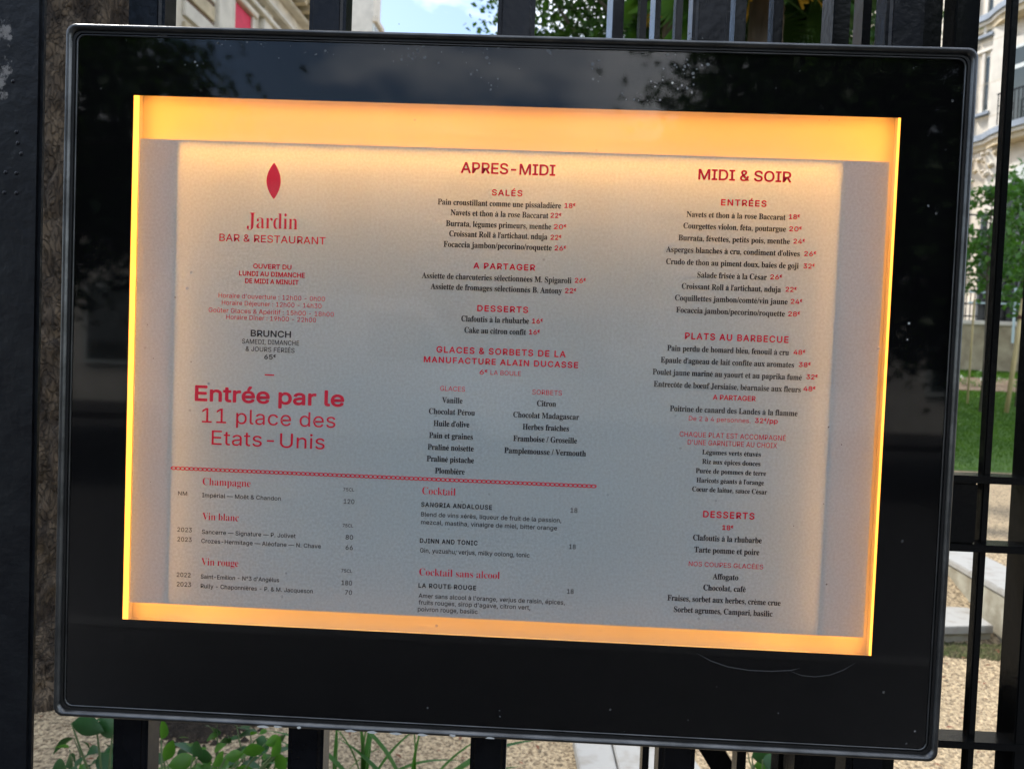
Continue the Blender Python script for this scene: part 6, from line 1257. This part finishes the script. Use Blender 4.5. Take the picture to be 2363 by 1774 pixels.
mb = MB(); mb.prism([Vector((p.x - .37, p.y - 1.95, 0)) for p in (D_, atz(1440, 1840, .05), atz(1405, 1690, .05), A_)], (0, 0, .05)); mb.done('slab_piece', M['slab'], sl1, bevel=.004)
mb = MB(); mb.prism([Vector((p.x - .37, p.y - 1.95, 0)) for p in (atz(1444, 1840, .05), C_, B_, atz(1409, 1690, .05))], (0, 0, .052)); mb.done('slab_piece', M['slab'], sl1, bevel=.004)
def crumbs(name, cx, cy, sx, sy, n, m, label, cat, smin, smax):
    V = []; F = []; rn = random.Random(n)
    for i in range(n):
        x, y, r = rn.gauss(cx, sx), rn.gauss(cy, sy), rn.uniform(smin, smax); b = len(V)
        for k in range(5): V.append((x + r * cos(k * 1.257) * rn.uniform(.6, 1.2), y + r * sin(k * 1.257) * rn.uniform(.6, 1.2), .004))
        V.append((x, y, .006 + r * .8)); F += [(b + k, b + (k + 1) % 5, b + 5) for k in range(5)]
    tag(link(name, mesh(name, V, F), M[m]), label, cat, kind='stuff')
c_ = atz(425, 1705, 0)
crumbs('dark_soil', c_.x, c_.y + .1, .08, .05, 1100, 'mulch', 'dark loose soil on the gravel between the first two fence bars', 'soil', .005, .02)

# ------------------------------------------------------------------ plants at the fence foot
def leaf_mesh(name, L, Wd, curl, m, seg=7, tip=1.0, fold=.25):
    V = []; F = []
    for i in range(seg + 1):
        t_ = i / seg; w_ = Wd * (sin(pi * min(1, t_ ** .8 * .985 + .015))) ** tip; x = L * t_; z = -curl * t_ * t_ * L
        V += [(x, -w_, z + w_ * fold), (x, 0, z), (x, w_, z + w_ * fold)]
    for i in range(seg):
        b = i * 3; F += [(b, b + 3, b + 4, b + 1), (b + 1, b + 4, b + 5, b + 2)]
    me = mesh(name, V, F, True); me.materials.append(M[m]); return me
LB = [leaf_mesh('leaf', .125, .036, .3, 'leaf_broad'), leaf_mesh('leaf', .10, .034, .5, 'leaf_broad'), leaf_mesh('leaf', .09, .022, .2, 'leaf_bright'), leaf_mesh('leaf', .08, .021, .3, 'leaf_bright')]
def leafy(px, py, Y, leaves, label, seed):
    """leaves: (px, py, dx-angle deg in the picture plane, mesh index, scale)"""
    b = at(px, py, Y); root = empty('leafy_plant', (b.x, Y, 0), 0, label, 'plant'); rn = random.Random(seed)
    for (lx_, ly_, ang_, mi, sc) in leaves:
        yy = Y + rn.uniform(-.05, .05); p = at(lx_, ly_, yy) - root.location
        link('leaf', LB[mi], None, root, p, (rn.uniform(.9, 1.5) + pi, RAD(ang_) , rn.uniform(-.3, .3)), (sc, sc, sc))
        mb = MB(); mb.tube([(p.x * .15, 0, 0), (p.x * .5, 0, p.z * .55), p], [.005, .004, .0022], 5); mb.done('stalk', M['stem'], root, smooth=True)
leafy(245, 1774, 1.25, [(165, 1668, 10, 0, .8), (222, 1672, 0, 1, .9), (262, 1668, 20, 1, .8), (120, 1775, -20, 1, .7), (150, 1768, -50, 1, .7), (195, 1795, 5, 0, .9), (232, 1735, 60, 1, .7)], 'dark broad-leaved weed left of the first fence bar under the case', 1)
leafy(400, 1774, 1.2, [(372, 1705, -75, 2, .8), (378, 1755, -65, 2, .8), (388, 1765, -15, 3, 1.15), (425, 1778, 10, 3, .8), (445, 1745, -60, 1, .6), (455, 1750, -20, 1, .6), (490, 1765, -45, 2, .8), (520, 1748, -20, 2, .7), (560, 1735, -15, 2, .8), (612, 1715, -30, 2, .7), (625, 1745, -60, 2, .8), (590, 1705, 10, 1, .5), (480, 1778, 20, 3, .7), (540, 1778, 0, 2, .7), (640, 1738, 70, 2, .7)], 'bright green leafy weed between the first and second fence bars', 2)
def undergrowth(px, py, Y, sx, n, size, m, label, seed):
    b = at(px, py, Y); root = empty('low_weed', (b.x, Y, 0), 0, label, 'plant'); rn = random.Random(seed)
    for i in range(n):
        x = rn.gauss(0, sx); y = rn.gauss(0, .10); z = b.z - rn.uniform(0, .5) ** 1.0 * .25 + rn.gauss(0, .02)
        a = rn.uniform(0, 6.3); sc = size * rn.uniform(.5, 1.2)
        link('leaf', LB[m[i % len(m)]], None, root, (x, y, z), (rn.gauss(0, .5), rn.gauss(-.2, .5), a), (sc, sc, sc))
        if i % 3 == 0:
            mb = MB(); mb.tube([(x * .3, 0, 0), (x * .8, y, z * .7), (x, y, z)], [.004, .003, .0015], 4); mb.done('stalk', M['stem'], root, smooth=True)
undergrowth(470, 1735, 1.35, .09, 60, .62, [1, 2, 3], 'ragged low weed behind the bright leafy weed, between first and second fence bars', 3)
undergrowth(600, 1700, 1.5, .07, 40, .6, [2, 1], 'thin weed with narrow leaves just left of the second fence bar', 4)
undergrowth(215, 1700, 1.5, .05, 22, .65, [0, 1], 'dark low weed behind the broad-leaved weed at the lower left', 5)
undergrowth(130, 1770, 1.3, .05, 18, .55, [1, 2], 'small weed in the corner beside the big square post', 6)
undergrowth(1800, 1765, 1.6, .04, 12, .45, [1, 2], 'small weed on the gravel seen between the open gate bars', 7)
def blade_mesh(L, Wd, droop):
    V = []; F = []; seg = 12
    for i in range(seg + 1):
        t_ = i / seg; w_ = Wd * (1 - t_ ** 2.2) * (.55 + .9 * t_ if t_ < .5 else 1.0); x = L * (t_ * .55 + droop * t_ * t_ * .5); z = L * (t_ - droop * t_ * t_ * .75)
        V += [(x, -w_, z + w_ * .4), (x, 0, z), (x, w_, z + w_ * .4)]
    for i in range(seg):
        b = i * 3; F += [(b, b + 3, b + 4, b + 1), (b + 1, b + 4, b + 5, b + 2)]
    me = mesh('strap_leaf', V, F, True); me.materials.append(M['leaf_strap']); return me
BL = [blade_mesh(.40, .017, .45), blade_mesh(.46, .019, .65), blade_mesh(.34, .014, .2)]
def strap_plant(px, py, Y, lst, label):
    b = at(px, py, Y); root = empty('strap_leaf_plant', (b.x, Y, b.z), 0, label, 'plant')
    mb = MB(); mb.tube([(0, 0, -b.z), (0, 0, .02)], [.02, .014], 8); mb.done('stem', M['stem'], root, smooth=True)
    for (a_, tilt, mi, sc) in lst:
        link('leaf', BL[mi], None, root, (0, 0, 0), (0, RAD(tilt), RAD(a_)), (sc, sc, sc))
strap_plant(838, 1850, 1.35, [(175, 0, 1, .8), (190, -25, 0, .7), (20, -10, 0, .7), (0, 5, 1, .7), (150, -30, 2, .8), (340, -35, 2, .75), (90, -20, 0, .7), (210, 10, 0, .9), (10, -30, 2, .6)], 'green strap-leaved lily clump left of the third fence bar')
strap_plant(770, 1830, 1.42, [(185, -15, 2, .8), (170, 5, 0, .6), (5, -30, 2, .7), (350, -5, 0, .6), (100, -20, 2, .6)], 'short strap-leaved lily clump just right of the second fence bar')
strap_plant(945, 1900, 1.30, [(180, -22, 1, .95), (0, -10, 0, .9), (20, 5, 1, 1.0), (165, 0, 0, .8), (200, -35, 2, 1.1), (340, -30, 2, 1.0), (10, 15, 0, .9)], 'taller strap-leaved lily arching in front of the gravel beside the third fence bar')
leafy(1775, 1774, 1.3, [(1735, 1745, -15, 1, .8), (1760, 1752, 20, 1, .8), (1775, 1765, 40, 1, .7), (1740, 1765, 10, 2, .7)], 'small weed seen under the case between the gate bars', 6)
# litter of dry leaves on the gravel
M['dry'] = mat('dry_leaf', (.12, .06, .03), rough=.9, color2=(.2, .07, .04), vscale=5)
V = []; F = []; rn = random.Random(77)
for i in range(260):
    if i % 3: x, y, z = rn.uniform(1.4, 3.0), rn.uniform(1.9, 3.3), .012
    else: x, y, z = rn.uniform(-2.3, .4), rn.uniform(1.7, 2.8), .012
    a = rn.uniform(0, 6.3); s = rn.uniform(.008, .022); b = len(V)
    for (u, v, w) in ((-1, 0, 0), (0, -.4, .2), (1, 0, .1), (0, .4, .25)): V.append((x + s * (u * cos(a) - v * sin(a)), y + s * (u * sin(a) + v * cos(a)), z + w * s))
    F.append((b, b + 1, b + 2, b + 3))
tag(link('dry_leaves', mesh('dry_leaves', V, F), M['dry']), 'scattered brown dry leaf bits on the gravel', 'leaf litter', kind='stuff')

# ------------------------------------------------------------------ the street behind the photographer (seen in the glass)
mb = MB(); mb.poly([(-40, -3.0, .0), (40, -3.0, .0), (40, -1.0, .0), (-40, -1.0, .0)][::1]); tag(mb.done('pavement', M['pave']), kind='structure')
mb = MB(); mb.poly([(-40, -1.0, .004), (40, -1.0, .004), (40, -.25, .004), (-40, -.25, .004)]); tag(mb.done('pavement_edge', M['pave']), kind='structure')
mb = MB(); mb.box(-40, 40, -3.15, -3.001, -.12, .01); tag(mb.done('kerb', M['granite'], bevel=.01), kind='structure')
mb = MB(); mb.poly([(-40, -14, .0), (40, -14, .0), (40, -3.15, .0), (-40, -3.15, .0)]); tag(mb.done('road', M['asphalt']), kind='structure')
mb = MB(); mb.box(-40, 40, -17, -14, -.1, .12); tag(mb.done('far_pavement', M['pave']), kind='structure')
big_tree('street_tree', (-8.2, -8.5, 0), 4, (4.3, 2.6, 2.5), (0, 0, 3.9), 'dark leafy street tree across the pavement, behind the viewer to the left', 51, 560, 90, .15, 'leaf_dark', group='street trees behind the viewer')
big_tree('street_tree', (6.1, -8.5, 0), 4, (4.7, 2.6, 2.6), (0, 0, 4.0), 'dark leafy street tree across the pavement, behind the viewer to the right', 52, 640, 90, .15, 'leaf_dark', group='street trees behind the viewer')
big_tree('street_tree', (-1.6, -13.2, 0), 2.6, (4.4, 1.8, 1.0), (0, 0, 2.7), 'lower street tree on the far pavement behind the viewer', 53, 200, 60, .15, 'leaf_dark', group='street trees behind the viewer')
hs = empty('town_house', (0, -17.0, 0), 0, 'cream town house across the street behind the viewer', 'building')
mb = MB(); mb.box(-22, 22, -8, 0, 0, 6.5); mb.done('wall', M['stone_pale'], hs)
mb = MB(); mb.box(-22, 22, .002, .3, 6.2, 6.5); mb.done('cornice', M['stone_pale'], hs)
for i in range(14):
    for z in (1.0, 4.0):
        x = -19 + i * 2.8
        mb = MB(); mb.box(x, x + 1.2, .003, .06, z, z + 1.9); f = mb.done('window', M['winframe'], hs)
        mb = MB(); mb.box(x + .1, x + 1.1, .061, .07, z + .1, z + 1.8); mb.done('pane', M['winglass'], f)
van = empty('parked_van', (-2.6, -10.6, 0), 0, 'white delivery van parked across the street behind the viewer', 'van')
mb = MB(); mb.prism([(-2.6, .95, .35), (2.5, .95, .35), (2.55, .95, 1.1), (1.7, .95, 1.35), (1.1, .95, 2.25), (-2.5, .95, 2.35), (-2.62, .95, 1.2)], (0, -1.9, 0)); mb.done('body', M['white_paint'], van, bevel=.06)
for x in (-1.6, 1.65):
    for y in (.96, -.96):
        mb = MB(); mb.tube([(x, y - .1, .34), (x, y + .1, .34)], .34, 20); w_ = mb.done('wheel', M['tyre'], van)
        mb = MB(); mb.tube([(x, y - .105, .34), (x, y + .105, .34)], .19, 14); mb.done('rim', M['rim'], w_)
mb = MB(); mb.prism([(.35, .952, 1.4), (1.5, .952, 1.4), (1.08, .952, 2.05), (.35, .952, 2.05)], (0, .012, 0)); mb.done('side_window', M['winglass'], van)
mb = MB(); mb.prism([(1.75, -.8, 1.42), (1.75, .8, 1.42), (1.2, .75, 2.18), (1.2, -.75, 2.18)], (.03, 0, .02)); mb.done('windscreen', M['winglass'], van)
